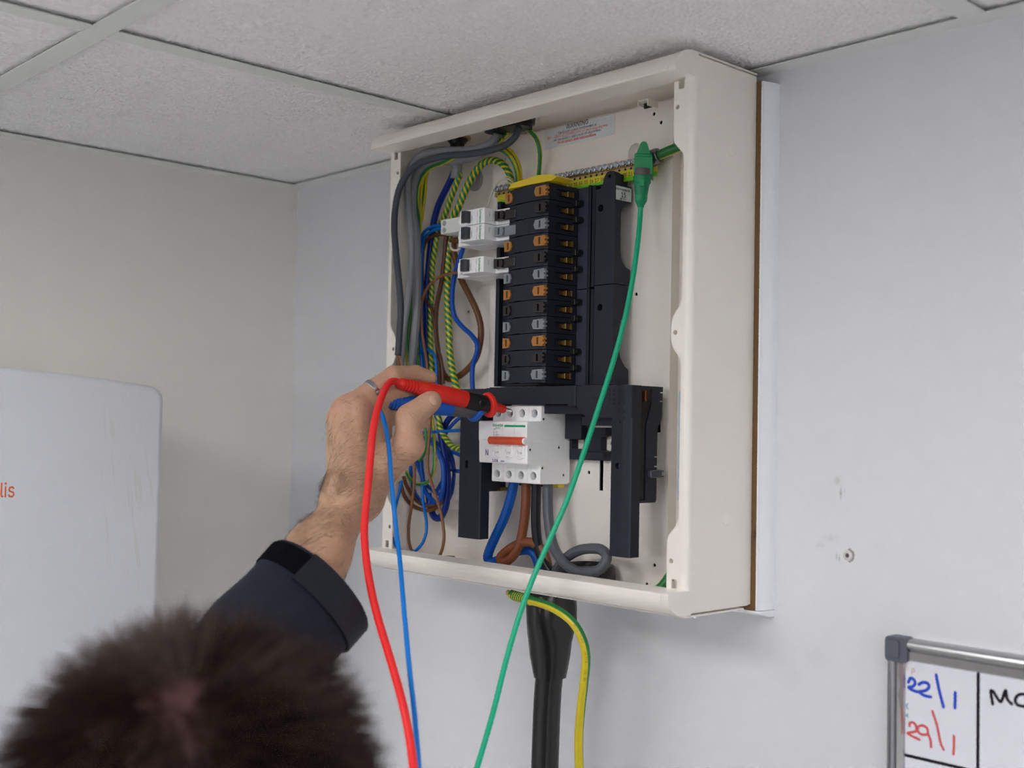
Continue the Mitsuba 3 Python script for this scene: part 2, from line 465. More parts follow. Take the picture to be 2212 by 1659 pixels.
for k, m in (('trim_1', join(cbox(0.0, RX, -0.022, 0.0, CEIL, CEIL + 0.0014, 0.0003), cbox(0, RX, -0.0012, 0.0, CEIL, CEIL + 0.022))),
             ('trim_2', join(cbox(0.0, 0.022, RY, -0.0222, CEIL, CEIL + 0.0014, 0.0003), cbox(0, 0.0012, RY, -0.0222, CEIL, CEIL + 0.022))),
             ('trim_3', join(cbox(0.022, RX, RY, RY + 0.022, CEIL, CEIL + 0.0014), cbox(0.022, RX, RY, RY + 0.0012, CEIL, CEIL + 0.022))),
             ('trim_4', join(cbox(RX - 0.022, RX, RY + 0.022, -0.022, CEIL, CEIL + 0.0014), cbox(RX - 0.0012, RX, RY + 0.022, -0.022, CEIL, CEIL + 0.022)))):
    put(k, m, M_GRID)
    structure(k)
for i, (x0, y0, e) in enumerate(UNSEEN_LUMINAIRES):  # all out of view; they light the walls and the enclosure
    t = thing('ceiling_light', ('unseen square white luminaire in the ceiling over the person', 'unseen square white luminaire in the ceiling nearest the boiler wall', 'unseen square white luminaire in the ceiling on the unseen window side')[i], 'ceiling light')
    fr = [cbox(x0 + .012, x0 + .588, y0 + .012, y0 + .03, CEIL + .001, CEIL + .03), cbox(x0 + .012, x0 + .588, y0 + .57, y0 + .588, CEIL + .001, CEIL + .03),
          cbox(x0 + .012, x0 + .03, y0 + .03, y0 + .57, CEIL + .001, CEIL + .03), cbox(x0 + .57, x0 + .588, y0 + .03, y0 + .57, CEIL + .001, CEIL + .03)]
    put(t + '__frame', join(fr), M_GRID)
    q = trimesh.Trimesh([(x0 + .03, y0 + .03, CEIL + .006), (x0 + .57, y0 + .03, CEIL + .006), (x0 + .57, y0 + .57, CEIL + .006), (x0 + .03, y0 + .57, CEIL + .006)], [(0, 2, 1), (0, 3, 2)], process=False)
    put(t + '__diffuser', q, M_GRID, emitter={'type': 'area', 'radiance': rgb(*[e * c for c in LAMP_TINT])})

# ------------------------------------------------------------------ backing board behind the enclosure
t = thing('backing_board', 'brown timber backing board edged with white moulding between enclosure and wall', 'backing board')
put(t + '__board', cbox(X0 - .0055, X0 + .4805, -.0215, -.0002, ZB - .004, CEIL - .012), M_WOOD)


def moulding(n=9):
    """Ogee of the edging, (outwards from the board's edge, out of the wall)."""
    p = [(0, 0), (.0062, 0), (.0062, .006)]
    for i in range(n):
        s = i / (n - 1)
        p.append((.0062 - .0042 * (s * s * (3 - 2 * s)), .006 + .0165 * s))
    return p + [(0, .0225)]


og = Polygon(moulding())
side = extrude(og, ZB - .004, CEIL - .013)                    # (x out, y out of wall, z)
v = side.vertices.copy()
right = trimesh.Trimesh(np.stack([X0 + .4805 + v[:, 0], -v[:, 1], v[:, 2]], 1), side.faces[:, ::-1], process=False)
left_ = trimesh.Trimesh(np.stack([X0 - .0055 - v[:, 0], -v[:, 1], v[:, 2]], 1), side.faces, process=False)
put(t + '__edging', right, M_TRIM, smooth=30)
put(t + '__edging', left_, M_TRIM, smooth=30)
bot = extrude(og, X0 - .0117, X0 + .4867)
v = bot.vertices.copy()
put(t + '__edging', trimesh.Trimesh(np.stack([v[:, 2], -v[:, 1], ZB - .0045 - v[:, 0]], 1), bot.faces, process=False), M_TRIM, smooth=30)

# ------------------------------------------------------------------ the enclosure
E_ = thing('enclosure', 'open cream metal distribution board enclosure fixed to the wall under the ceiling', 'electrical enclosure')


def arc(cx, cy, r, a0, a1, n=6):
    return [(cx + r * math.cos(math.radians(a0 + (a1 - a0) * i / n)), cy + r * math.sin(math.radians(a0 + (a1 - a0) * i / n))) for i in range(n + 1)]


# U of sheet steel seen from above, with rounded front corners
path = [(10, 99.65)] + arc(6.75, 93.65, 6, 90, 180) + [(.75, .75), (473.25, .75)] + arc(467.25, 93.65, 6, 0, 90) + [(464, 99.65)]
shell = prism_b(LineString(path).buffer(.75, cap_style='flat', join_style='mitre'), 1.5, 527.5)
put(E_ + '__body', local(join(shell, cbox(1.5, 472.5, .3, 1.8, 1.5, 100), cbox(1.5, 472.5, 526.5, 528, 1.5, 100))), M_CREAM, smooth=40)


def flange(s):
    """Scalloped front return with its lobes, slots and screw holes."""
    def x(a):
        return a if s < 0 else 474 - a
    pts = [(9, 22), (24, 22), (24, 66)]
    cur = [(24, 66), (22.5, 72), (18, 77), (13.5, 82), (10.5, 89)]
    pts += cur[1:] + [(10.3, 236)] + [(13, 241), (19, 248), (22, 254), (22.8, 260), (22.8, 270), (22, 276), (19, 282), (13, 289), (10.3, 295)]
    pts += [(10.3, 428), (12, 435), (17.5, 441), (22, 446), (23.3, 452), (23.3, 505), (9, 505)]
    p = Polygon([(x(a), b) for a, b in pts])
    for b in (48.5, 264, 480):
        p = p.difference(Point(x(18.8 if b != 264 else 17.8), b).buffer(2.3))
    for b in (27.5, 501.5):
        p = p.difference(sbox(min(x(11), x(18)), b - 4.5, max(x(11), x(18)), b + 4))
    return prism(p, 98.9, 100.4)


for s in (-1, 1):
    put(E_ + '__flange', local(flange(s)), M_CREAM)
# lips along the top and bottom: quarter round noses with flat ends
lip = Polygon([(95, 0), (102, -.6)] + [(102 + 26 * math.sin(math.radians(x)), 18.4 - 19 * math.cos(math.radians(x))) for x in range(6, 90, 7)] +
              [(128, 19.6), (127.3, 21.3), (125.5, 22)] + [(101.5, 22), (95, 22)])
top_lip = Polygon([(d, 528.8 - b) for d, b in lip.exterior.coords])
for prof, nm in ((top_lip, 'top_lip'), (lip, 'bottom_lip')):
    put(E_ + '__' + nm, local(prism_a(prof, .2, 465.9)), M_CREAM, smooth=25)
    for a0, a1 in ((466.6, 475),):
        put(E_ + '__lip_end', local(prism_a(prof.buffer(.45), a0, a1)), M_CREAM, smooth=25)
put(E_ + '__cover_plate', local(cbox(.5, 475, 528.9, 530.2, 0, 104)), M_CREAM)
put(E_ + '__cover_plate', local(cbox(.5, 475, -2.4, -1.1, 12, 104)), M_CREAM)
put(E_ + '__screw', local(cyl((470, -4.4, 84), (470, -2.4, 84), 3.2, n=14)), M_STEEL)
for b, d in ((87.5, 40), (447, 40)):
    put(E_ + '__pressed_disc', local(lathe([(0, 0), (0, 7), (.6, 7), (1, 6.2), (.7, 5.8), (.7, 0)], (473.9, b, d), (474.5, b, d), 20)), M_CREAM, smooth=40)
put(E_ + '__door_seal', local(join(cbox(462.4, 462.9, 106, 208, 100.4, 100.8))), mat('seal_blue', (.18, .38, .66), .4), label='thin blue strip on the right flange')
# raised mounting plate with its holes and slots
pl = sbox(97, 4, 380, 520)
for a, b in ((353, 509), (363, 498), (332, 317), (315, 290), (315, 240), (267, 123), (221, 36), (184, 12), (363, 30), (353, 9), (119, 497), (300, 156), (300, 147), (163, 76)):
    pl = pl.difference(Point(a, b).buffer(1.9 if a != 119 else 1.5))
for a0, a1, b0, b1 in ((283, 288.4, 104, 142), (363.5, 368.5, 169, 184)):
    pl = pl.difference(sbox(a0, b0, a1, b1))
put(E_ + '__mounting_plate', local(join(prism(pl, 13, 14.5), cbox(97, 98.5, 4, 520, 1.6, 13), cbox(378.5, 380, 4, 520, 1.6, 13), cbox(98.5, 378.5, 4, 5.5, 1.6, 13), cbox(98.5, 378.5, 518.5, 520, 1.6, 13))), M_PLATE)
put(E_ + '__plate_backing', local(cbox(100, 377, 6, 518, 1.7, 2.2)), M_HOLESHADE)  # near-black sheet painting the shade seen through the plate holes
put(E_ + '__bracket', local(join(cbox(366, 380, 511, 512.2, 40, 56), cbox(378.8, 380, 505, 512, 40, 56), cbox(366, 367, 507, 512, 40, 56))), M_CREAM)
put(E_ + '__bracket_slot', local(cbox(367.4, 378.4, 505, 510.6, 47, 47.6)), M_HOLESHADE)  # dark sheet standing in for the shade inside the bracket
put(E_ + '__washer', local(lathe([(0, 0), (0, 13.6), (.7, 13.6), (1, 12), (.8, 5), (1.1, 3.5), (1.1, 0)], (51, 482, 1.7), (51, 482, 4.5), 28)), mat('washer_grey', (.28, .28, .29), .4), smooth=40)
put(E_ + '__screw', local(cyl((51, 482, 4.6), (51, 482, 6.4), 3.4, 2.6, n=12)), M_STEEL)
put(E_ + '__rivet', local(cyl((43, 316, 1.7), (43, 316, 2.6), 1.8, n=10)), M_GREYLATCH)

# glands in the roof and the bush in the floor
g = thing('cable_gland', 'black oval rubber grommet in the enclosure roof passing three grey cables', 'cable gland')
oval = unary_union([Point(152, 62).buffer(15), Point(186, 56).buffer(19)]).convex_hull


def flat_b(poly_ad, b0, b1):
    return prism_b(poly_ad, b0, b1)


put(g + '__rim', local(join(flat_b(oval, 520, 526), flat_b(oval.buffer(-3), 514.5, 520))), M_SOFTBLACK, smooth=30)
g = thing('cable_gland', 'small black round gland with brass ring in the roof, left of the oval one', 'cable gland')
put(g + '__ring', local(lathe([(0, 0), (0, 16), (1, 16), (1, 0)], (66, 526.4, 46), (66, 523.5, 46), 24)), M_BRASS, smooth=30)
put(g + '__nut', local(lathe([(0, 0), (0, 12.5), (.2, 13), (1, 9.5), (1, 0)], (66, 523.4, 46), (66, 518, 46), 24)), M_SOFTBLACK, smooth=30)
put(g + '__barrel', local(lathe([(0, 0), (0, 9), (1, 9), (1, 0)], (66, 518, 46), (66, 500, 46), 24)), M_SOFTBLACK, smooth=30)
put(g + '__sleeve', local(lathe([(0, 0), (0, 6.8), (.75, 6.6), (1, 7.4), (1, 0)], (66, 499.8, 46), (64, 476, 45), 20)), 'mat_cable_grey', smooth=30)
g = thing('floor_bush', 'black ring shaped bush on the enclosure floor beside the grey loop', 'bush')
put(g + '__ring', local(lathe([(0, 27), (.2, 29.5), (.8, 29.5), (1, 27.5), (1.05, 24), (.9, 21), (.2, 20), (0, 21), (0, 27)], (290, 2.5, 38), (290, 25, 38), 36)), M_SOFTBLACK, smooth=40)
g = thing('floor_grommet', 'small black grommet on the enclosure floor below the thin brown wire', 'grommet')
put(g + '__disc', local(lathe([(0, 0), (0, 10), (.6, 9), (1, 6), (1, 0)], (66, 2.2, 44), (66, 14, 44), 20)), M_SOFTBLACK, smooth=40)

# ------------------------------------------------------------------ warning label
t = thing('warning_label', 'white warning label with black and red print at the top of the mounting plate', 'label')
put(t + '__paper', local(cbox(187, 297.5, 496.5, 519, 14.6, 14.9)), M_LABEL)
z_ = 14.95
# the label's top edge is tucked under the roof, so its lines stand as measured
blk = [words('WARNING', 5.3, 239.5, 515.2, z_, squeeze=.98, centre=True), words('The Isobar system incorporates an', 3.0, 239.7, 511.2, z_, squeeze=.90, centre=True),
       words('and the ability to add a lock off attachment.', 3.0, 239.3, 503.8, z_, squeeze=.90, centre=True)]
red = [words('OFF - LOAD DISCONNECTOR for each outgoing way', 3.0, 239.4, 507.5, z_, squeeze=.93, centre=True), words('Do not operate under load conditions', 3.0, 239, 499.9, z_, True, squeeze=.84, centre=True)]
put(t + '__black_print', local(join(blk)), M_DARKINK)
put(t + '__red_print', local(join(red)), M_REDINK)

# ------------------------------------------------------------------ busbar assembly
B = thing('busbar_assembly', 'tall anthracite busbar assembly with twelve stacked outlet modules', 'busbar assembly')
side_lo = Polygon([(45, 219.5), (19.5, 219.5), (19.5, 235), (25, 238.6), (29.5, 243), (33, 248), (34.4, 254), (34.4, 283), (33, 287), (28, 292), (22, 298), (19.5, 304), (19.5, 325.4), (45, 325.4)])
side_hi = Polygon([(45, 326.2), (19.5, 326.2), (19.5, 343), (26, 345), (31, 349.5), (34.5, 356), (35.5, 364), (35.5, 403), (33, 408), (28, 412.5), (19, 416), (19, 432.8), (45, 432.8)])
put(B + '__carrier', local(join(cbox(130, 300, 219.5, 325.4, 15, 27, .6), cbox(130, 300, 326.2, 440, 15, 27, .6), cbox(128, 134, 219.5, 440, 15, 34, .6))), M_ANTHRACITE)
for p in (side_lo, side_hi):
    put(B + '__side_wall', local(prism_a(p, 324.8, 327)), M_ANTHRACITE)
for b0, b1 in ((219.5, 325.4), (326.2, 439.5)):
    put(B + '__guide_strip', local(cbox(257, 275, b0, b1, 27, 29, .3)), M_ANTH2)
    put(B + '__guide_rail', local(join(cbox(277, 281, b0, b1, 27, 34, .4), cbox(285, 289.5, b0, b1 - 1.5, 27, 36, .4))), M_ANTHRACITE)
blk0 = prism(Polygon([(299, 219.5), (326.8, 219.5), (326.8, 325.4), (299, 325.4)]), 36, 45.2)
blk1 = prism(Polygon([(299, 326.2), (326.8, 326.2), (327, 441), (325, 446), (320, 448), (315, 447), (311.5, 443), (308, 432), (305, 430), (299, 430)]), 36, 45.2)
put(B + '__side_block', local(cut(blk0, cyl((307.6, 301.8, 35), (307.6, 301.8, 50), 3.9))), M_ANTHRACITE)
put(B + '__side_block', local(cut(blk1, cyl((306.5, 408.9, 35), (306.5, 408.9, 50), 3.9), cyl((318.5, 442, 35), (318.5, 442, 50), 2.1))), M_ANTHRACITE)
put(B + '__guide_block', local(join(cbox(299, 304, 219.5, 325.4, 24, 36), cbox(299, 304, 326.2, 430, 24, 36), cbox(315, 322, 430, 446, 20, 36))), M_ANTHRACITE)
for a, b in ((307.6, 301.8), (306.5, 408.9)):
    put(B + '__screw', local(cyl((a, b, 30), (a, b, 38), 4.4, n=14)), M_BLACK)  # black disc painting the dark inside the screw hole


def side_words(text, height, a, b, d, **k):
    """Lettering on a face that looks to the right, running away from the room."""
    m = words(text, height, 0, 0, 0, **k)
    v = m.vertices.copy()
    m.vertices = np.stack([a + v[:, 2], b + v[:, 1], d - v[:, 0]], 1)
    return m


put(B + '__quality_sticker', local(cbox(327.05, 327.3, 416.3, 431.2, 19.4, 44)), M_STICKER, label='white inspection sticker reading 15')
put(B + '__quality_sticker__print', local(join(side_words('QUALITY CHECKED BY', 2.0, 327.32, 426.8, 34.2, bold=True, squeeze=.80, centre=True), side_words('15', 5.2, 327.32, 419.9, 32.4, bold=True, squeeze=.9, centre=True),
                                                 side_words('DW 2017', 2.0, 327.32, 416.9, 33.0, bold=True, squeeze=.85, centre=True))), M_DARKINK)
put(B + '__end_cap', local(prism(Polygon([(192, 440.6), (198, 446), (240, 449.5), (262, 447.3), (269, 443.5), (262, 440.6)]), 50, 76)), M_YELLOW, label='yellow end cap on top of the stack')

PITCH = 18.3
prof = Polygon([(185.5, 30), (185.5, 64), (189, 70), (226, 76), (250.5, 75), (254, 72), (256.5, 40), (257.5, 30)])
mod = prism_b(prof, .35, PITCH - .35)
mod = cut(mod, cbox(252.6, 262, 4.5, 13.0, 37, 61), cbox(200, 214, -1, .9, 60, 90))
step = join(cbox(185.5, 255.5, .2, 2.2, 30, 58), cbox(184, 186, 2, 16, 30, 60, .4))
mod = local(join(mod, step))
pent = Polygon([(-9.5, 0), (-7, 5.2), (8.5, 5.8), (8.5, 3.4), (10.6, 3.4), (10.6, 1.2), (8.5, 1.2), (8.5, -1.2), (10.6, -1.2), (10.6, -3.4), (8.5, -3.4), (8.5, -5.8), (-7, -5.2)]).difference(sbox(-1.4, -3.9, 1.4, 3.9))
def at(m, a, b, d):
    m = m.copy()
    m.apply_translation((a, b, d))
    return m


latch_r = local(at(extrude(pent, 0, 4.2), 247, 9.15, 74.8))
pl_ = Polygon([(-6, -5.8), (3.6, -5.2), (6, 0), (3.6, 5.2), (-6, 5.8)]).difference(sbox(-1.6, -3.9, 1.0, 3.9))
latch_l = local(at(extrude(pl_, 0, 4.5), 190.5, 9.15, 68.5))
latch_long = local(join(at(extrude(Polygon([(-8, -5.6), (4.5, -5), (7, 0), (4.5, 5), (-8, 5.6)]).difference(sbox(-2.6, -3.8, .2, 3.8)), 0, 7), 178, 9.15, 68.5), cbox(171, 200, 4.2, 14.2, 66.5, 70.2, .8), cbox(184, 202, 3.6, 14.8, 69, 73.5, 1)))
blade = local(join(cbox(253.4, 254.6, 6.6, 10.8, 46.5, 53), cbox(253.4, 258.0, 5.4, 12.0, 39.2, 46.5, .5), cbox(253.4, 260.0, 5.4, 12.0, 38.0, 39.2)))
lug = local(join(cbox(256.5, 263, 14.4, 21.4, 28.5, 38, .6), cyl((263, 17.8, 33), (266.5, 17.8, 33), 3.4, n=14)))
src = {}
for k in range(12):                      # from the bottom of the stack upwards
    row = 11 - k                        # 0 is the topmost
    M = T().translate([0, 0, (220.3 + PITCH * k) / 1000])
    key = B + '__outlet_module'
    if k == 0:
        src['mod'], base = None, mikit.ply(mod, M_ANTHRACITE)
        src['mod'] = base
        src['r'], src['l'], src['long'] = mikit.ply(latch_r, M_BLACKLATCH), mikit.ply(latch_l, M_BLACKLATCH), mikit.ply(latch_long, M_BLACKLATCH)
        src['blade'], src['lug'] = mikit.ply(blade, M_BLADE), mikit.ply(lug, M_BLACK)
    key = numbered(key)
    scene[key] = {**src['mod'], 'to_world': M}
    col = (M_ORANGE, M_BLACKLATCH, M_GREYLATCH)[row % 3]
    ref = {'type': 'ref', 'id': col}
    word = ('orange', 'black', 'grey')[row % 3] + ' latch'
    scene[key + '__latch'] = {**src['r'], 'to_world': M, 'bsdf': ref}
    scene[key + '__latch_001'] = {**src['long' if row in (1, 2, 4) else 'l'], 'to_world': M, 'bsdf': ref}
    labels[key + '__latch'] = {'label': word}
    labels[key + '__latch_001'] = {'label': word}
    scene[key + '__contact_blade'] = {**src['blade'], 'to_world': M}
    labels[key + '__contact_blade'] = {'label': 'brass contact blade'}
    if row % 3:
        scene[key + '__lug'] = {**src['lug'], 'to_world': M}

# ------------------------------------------------------------------ shroud around the main switch
S = thing('switch_shroud', 'anthracite shroud bridging over the main switch with two long legs', 'shroud')
bridge = Polygon([(115.5, 215), (166, 215), (166, 216.4), (381, 216.4), (381, 183), (322, 183), (316, 184.5), (310, 188.5), (305, 194), (302, 197.2), (115.5, 197.2)])
put(S + '__bridge', local(join(prism(bridge, 60, 74.4), cbox(247, 303, 187, 197, 40, 66, .5), cbox(292, 303, 195, 217, 58, 76, .8))), M_ANTHRACITE)
put(S + '__vent_slot', local(cbox(326, 341, 202.0, 205.4, 74.3, 74.6)), M_HOLESHADE)  # dark patch on the surface, painted as the shade of a slot


def leg(a0, a1, b0, b1, holes):
    m = prism(Polygon([(a0, b0), (a1 - 4, b0 - .6), (a1, b0), (a1, b1), (a0, b1)]), 60, 75)
    m = trimesh.convex.convex_hull(np.vstack([[(a, b, d) for a, d in ((a0, 60), (a0, 73.5), (a0 + 1.5, 75), (a0 + 17, 75.6), (a1 - 1.5, 74.6), (a1, 73), (a1, 60)) for b in (b0 + .5, b1)]]))
    return cut(m, *[cyl((a, b, 66), (a, b, 80), r) for a, b, r in holes])


put(S + '__leg', local(leg(115.5, 153, 42, 197, [(130, 130, 2.6), (130, 125.5, 2.6)])), M_ANTHRACITE)
put(S + '__leg', local(leg(353, 380.5, 42, 216.4, [(363.5, 134.3, 3.2)])), M_ANTHRACITE)
put(S + '__leg_screw', local(cyl((364, 134.3, 66.2), (364, 134.3, 72), 2.5, n=12)), mat('screw_blue', (.05, .09, .13), .3, metallic=.6))
dots = [cyl((a, b, 74.2), (a, b, 75.2 if a < 353 else 76.1), 1.0, .7, n=8) for a in (343, 350, 357, 364, 371) for b in (211, 206.5, 202, 197.5) if not (a < 346 and b < 200)]
dots += [cyl((a, b, 74.9), (a, b, 76.2), 1.0, .7, n=8) for a, b in ((364, 190), (371, 190), (371, 183), (366, 178.5))]
put(S + '__dimple', local(join(dots)), M_ANTHRACITE)
labels[S + '__dimple'] = {'kind': 'stuff'}
rail = Polygon([(165, 104), (200, 104), (200, 137), (300, 137), (300, 147), (293, 149), (293, 162), (300, 164), (300, 173), (246, 173), (246, 195), (165, 195)]).difference(sbox(250, 149, 268, 159))
put(S + '__carrier', local(join(prism(rail, 14.8, 24.5), cbox(247.2, 272, 160, 192, 24.5, 34, .8), cbox(268, 300, 138, 146.5, 24.5, 29, .6), cbox(300, 345, 175, 184, 30, 62))), M_ANTHRACITE)
put(S + '__copper_tab', local(cbox(151.2, 157, 97.6, 101.5, 33, 46)), M_BLADE)

wall_ = Polygon([(64, 216.2), (24.4, 216.2), (25.6, 184), (27.5, 179.5), (31, 175.5), (32.3, 171), (32.6, 100), (33.4, 97.8), (35.2, 97), (64, 97)])
open_ = Polygon([(61, 213.2), (42, 213.2), (41.6, 200.4), (42.6, 196), (46.4, 186), (49.6, 177), (50.2, 172), (50.2, 99.8), (61, 99.8)])
notches = unary_union([sbox(23, 209.6, 29, 210.9), sbox(24, 200.4, 29.6, 201.9), sbox(31, 143.2, 36.6, 144.4), sbox(31, 133.2, 36.6, 134.6)])
put(S + '__side_wall', local(prism_a(wall_.difference(open_).difference(notches), 377, 379.4)), M_ANTHRACITE)
put(S + '__side_wall', local(prism_a(wall_, 148.5, 151)), M_ANTHRACITE)
put(S + '__inner_wall', local(join(cbox(360, 363, 97.6, 215, 24.6, 60), cbox(363, 377, 97.6, 99.4, 38, 60))), M_BLACK)  # black sheet placed so the side opening looks dark
put(S + '__copper_tab', local(cbox(368, 374.5, 200.6, 212, 42.2, 47)), M_COPPER)
put(S + '__clip', local(join(cbox(374, 384, 122.4, 130.6, 28.5, 47, 1.2), cbox(379, 385, 123.0, 124.6, 27, 45, .5), cbox(379, 385, 128.4, 130, 27, 45, .5))), M_ANTH2)

# ------------------------------------------------------------------ main switch
M_SCREW = mat('terminal_steel', (.17, .18, .21), .3, metallic=1.0)
W_ = thing('main_switch', 'white four pole main switch with a red handle bar under the shroud', 'switch')
sp = Polygon([(25, 139), (25, 187), (33, 195.5), (69, 195.5), (70, 194.5), (70, 178.6), (90, 178), (91.2, 177), (91.2, 157.4), (90.4, 156.8), (89.6, 132.6), (88.6, 131.4), (70, 131), (70, 111), (69, 109.8), (28, 109.5), (24.4, 111), (24.4, 134.5)])
body = prism_a(sp, 168, 246.6)
SX = (177.5, 197, 216.7, 236.5)
holes = [cyl((a, 118.6, 58), (a, 118.6, 75), 4.6, n=22) for a in SX] + [cyl((a, 187.2, 58), (a, 187.2, 75), 4.6, n=22) for a in SX]
grooves = [cbox(a - .2, a + .2, 108, 197, d0, d1) for a in (187.2, 206.9, 226.6) for d0, d1 in ((69.6, 70.6),)] + [cbox(a - .18, a + .18, 130, 179, 90.9, 92) for a in (187.2, 206.9, 226.6)]
notch = [cbox(a - 4, a + 4, b - .35, b + .35, 69.6, 71) for a in SX for b in (128.0, 125.9, 124.2)]
win = [cyl((a, 143.5, 88.4), (a, 143.5, 95), 5.4, n=24) for a in (197.5, 216.5, 235)]
put(W_ + '__body', local(cut(body, *(holes + grooves + notch + win))), M_WHITE, smooth=28)
for a in SX:
    for b in (118.6, 187.2):
        put(W_ + '__terminal_ring', local(lathe([(0, 4.7), (0, 6.2), (.7, 6.0), (1, 5.4), (1, 4.7), (0, 4.7)], (a, b, 69.95), (a, b, 70.8), 24)), M_WHITE, smooth=30)
        sc = cut(cyl((a, b, 58.5), (a, b, 64.5), 3.4, n=18), cbox(a - 5, a + 5, b - .7, b + .7, 62.5, 66), cbox(a - .7, a + .7, b - 5, b + 5, 62.5, 66))
        put(W_ + '__terminal_screw', local(sc), M_SCREW)
        put(W_ + '__terminal_well', local(cyl((a, b, 58.0), (a, b, 58.4), 4.6, n=20)), M_HOLESHADE)  # dark disc deepening the shade at the bottom of the terminal hole
hb = [(math.cos(x) * 4.0, math.sin(x) * 4.4) for x in np.linspace(0, 2 * math.pi, 17)[:-1]]
put(W_ + '__handle', local(join(prism_a(Polygon([(93.6 + d, 156.6 + b) for d, b in hb]), 190, 244.6))), M_HANDLE, smooth=40, label='red handle bar')
put(W_ + '__handle_pin', local(join(cyl((244.6, 156.6, 93.4), (247.4, 156.6, 93.4), 3.6, n=14))), M_WHITE, smooth=40)
for a in (197.5, 216.5, 235):
    ring = lathe([(0, 5.5), (0, 7.6), (.6, 7.4), (1, 6.4), (1, 5.5), (0, 5.5)], (a, 143.6, 89.7), (a, 143.6, 91.6), 26)
    put(W_ + '__toggle', local(join(ring, cbox(a - 3.9, a + 3.9, 138.6, 150, 88.2, 90.6, .9), cbox(a + 4.3, a + 7.4, 138, 152, 89.6, 92, .8))), M_WHITE, smooth=30)
D1 = 91.25
put(W_ + '__print_dark', local(join(words('ISW', 1.6, 192, 167.9, D1, squeeze=.9), words('I.ON', 1.6, 195.2, 165.0, D1), words('O.OFF', 1.6, 195.2, 162.1, D1),
                                       prism([(192.6, 165.0), (194.0, 165.0), (193.3, 166.8)], D1, D1 + .15), prism([(192.6, 163.6), (194.0, 163.6), (193.3, 161.8)], D1, D1 + .15), cbox(193.15, 193.45, 163, 165.6, D1, D1 + .12),
                                       *[words('I.ON', 2.0, a - 2.6, 142.6, 90.65) for a in (197.5, 216.5, 235)],
                                       *[prism([(a - 8.3, 145.2), (a - 7.2, 146.0), (a - 7.2, 144.4)], 89.75, 89.9) for a in (197.5, 216.5, 235)])), M_GREYINK)
put(W_ + '__print_navy', local(join(words('N', 6.6, 178.2, 139.6, 90.1, squeeze=.85), words('125A', 3.0, 190, 132.6, 89.9, squeeze=.9), words('415V~', 1.6, 203.5, 133, 89.9))), M_NAVYINK)
put(W_ + '__print_green', local(join(words('Schneider', 3.1, 191, 172.0, D1, True, squeeze=.86), words('Electric', 1.9, 195.5, 169.5, D1, squeeze=.95), cbox(210.5, 243.8, 171.7, 173.9, D1, D1 + .15))), M_GREENINK)
em = meshkit.text_mesh('Merlin Gerin', 3.6, .3)
v = em.vertices.copy()
v[:, 0] -= v[:, 0].max() / 2
em.vertices = np.stack([246.6 + v[:, 2], 155.6 + v[:, 1], 68.5 - v[:, 0] * .85], 1)
brk = [cbox(246.6, 246.75, 153.5, 161, d - .25, d + .25) for d in (56, 81)]
put(W_ + '__embossing', local(join(em, *brk)), mat('emboss', (.86, .87, .89), .3))
for d, b in ((66.5, 181), (86, 147.5), (42, 150), (67, 127.5), (34, 119.5)):
    put(W_ + '__rivet', local(join(lathe([(0, 0), (0, 2.3), (1, 2.1), (1, 0)], (246.6, b, d), (246.9, b, d), 14))), M_WHITE2)
    put(W_ + '__rivet__pin', local(lathe([(0, 0), (0, 1.2), (1, 1.1), (1, 0)], (246.9, b, d + .5), (247.1, b, d + .5), 12)), M_BLACK)
put(W_ + '__rail_clip', local(join(cbox(226, 243, 105.2, 109.6, 28, 38, .8))), M_YELLOW, label='yellow rail clips under the body')

# ------------------------------------------------------------------ miniature circuit breakers plugged into the stack


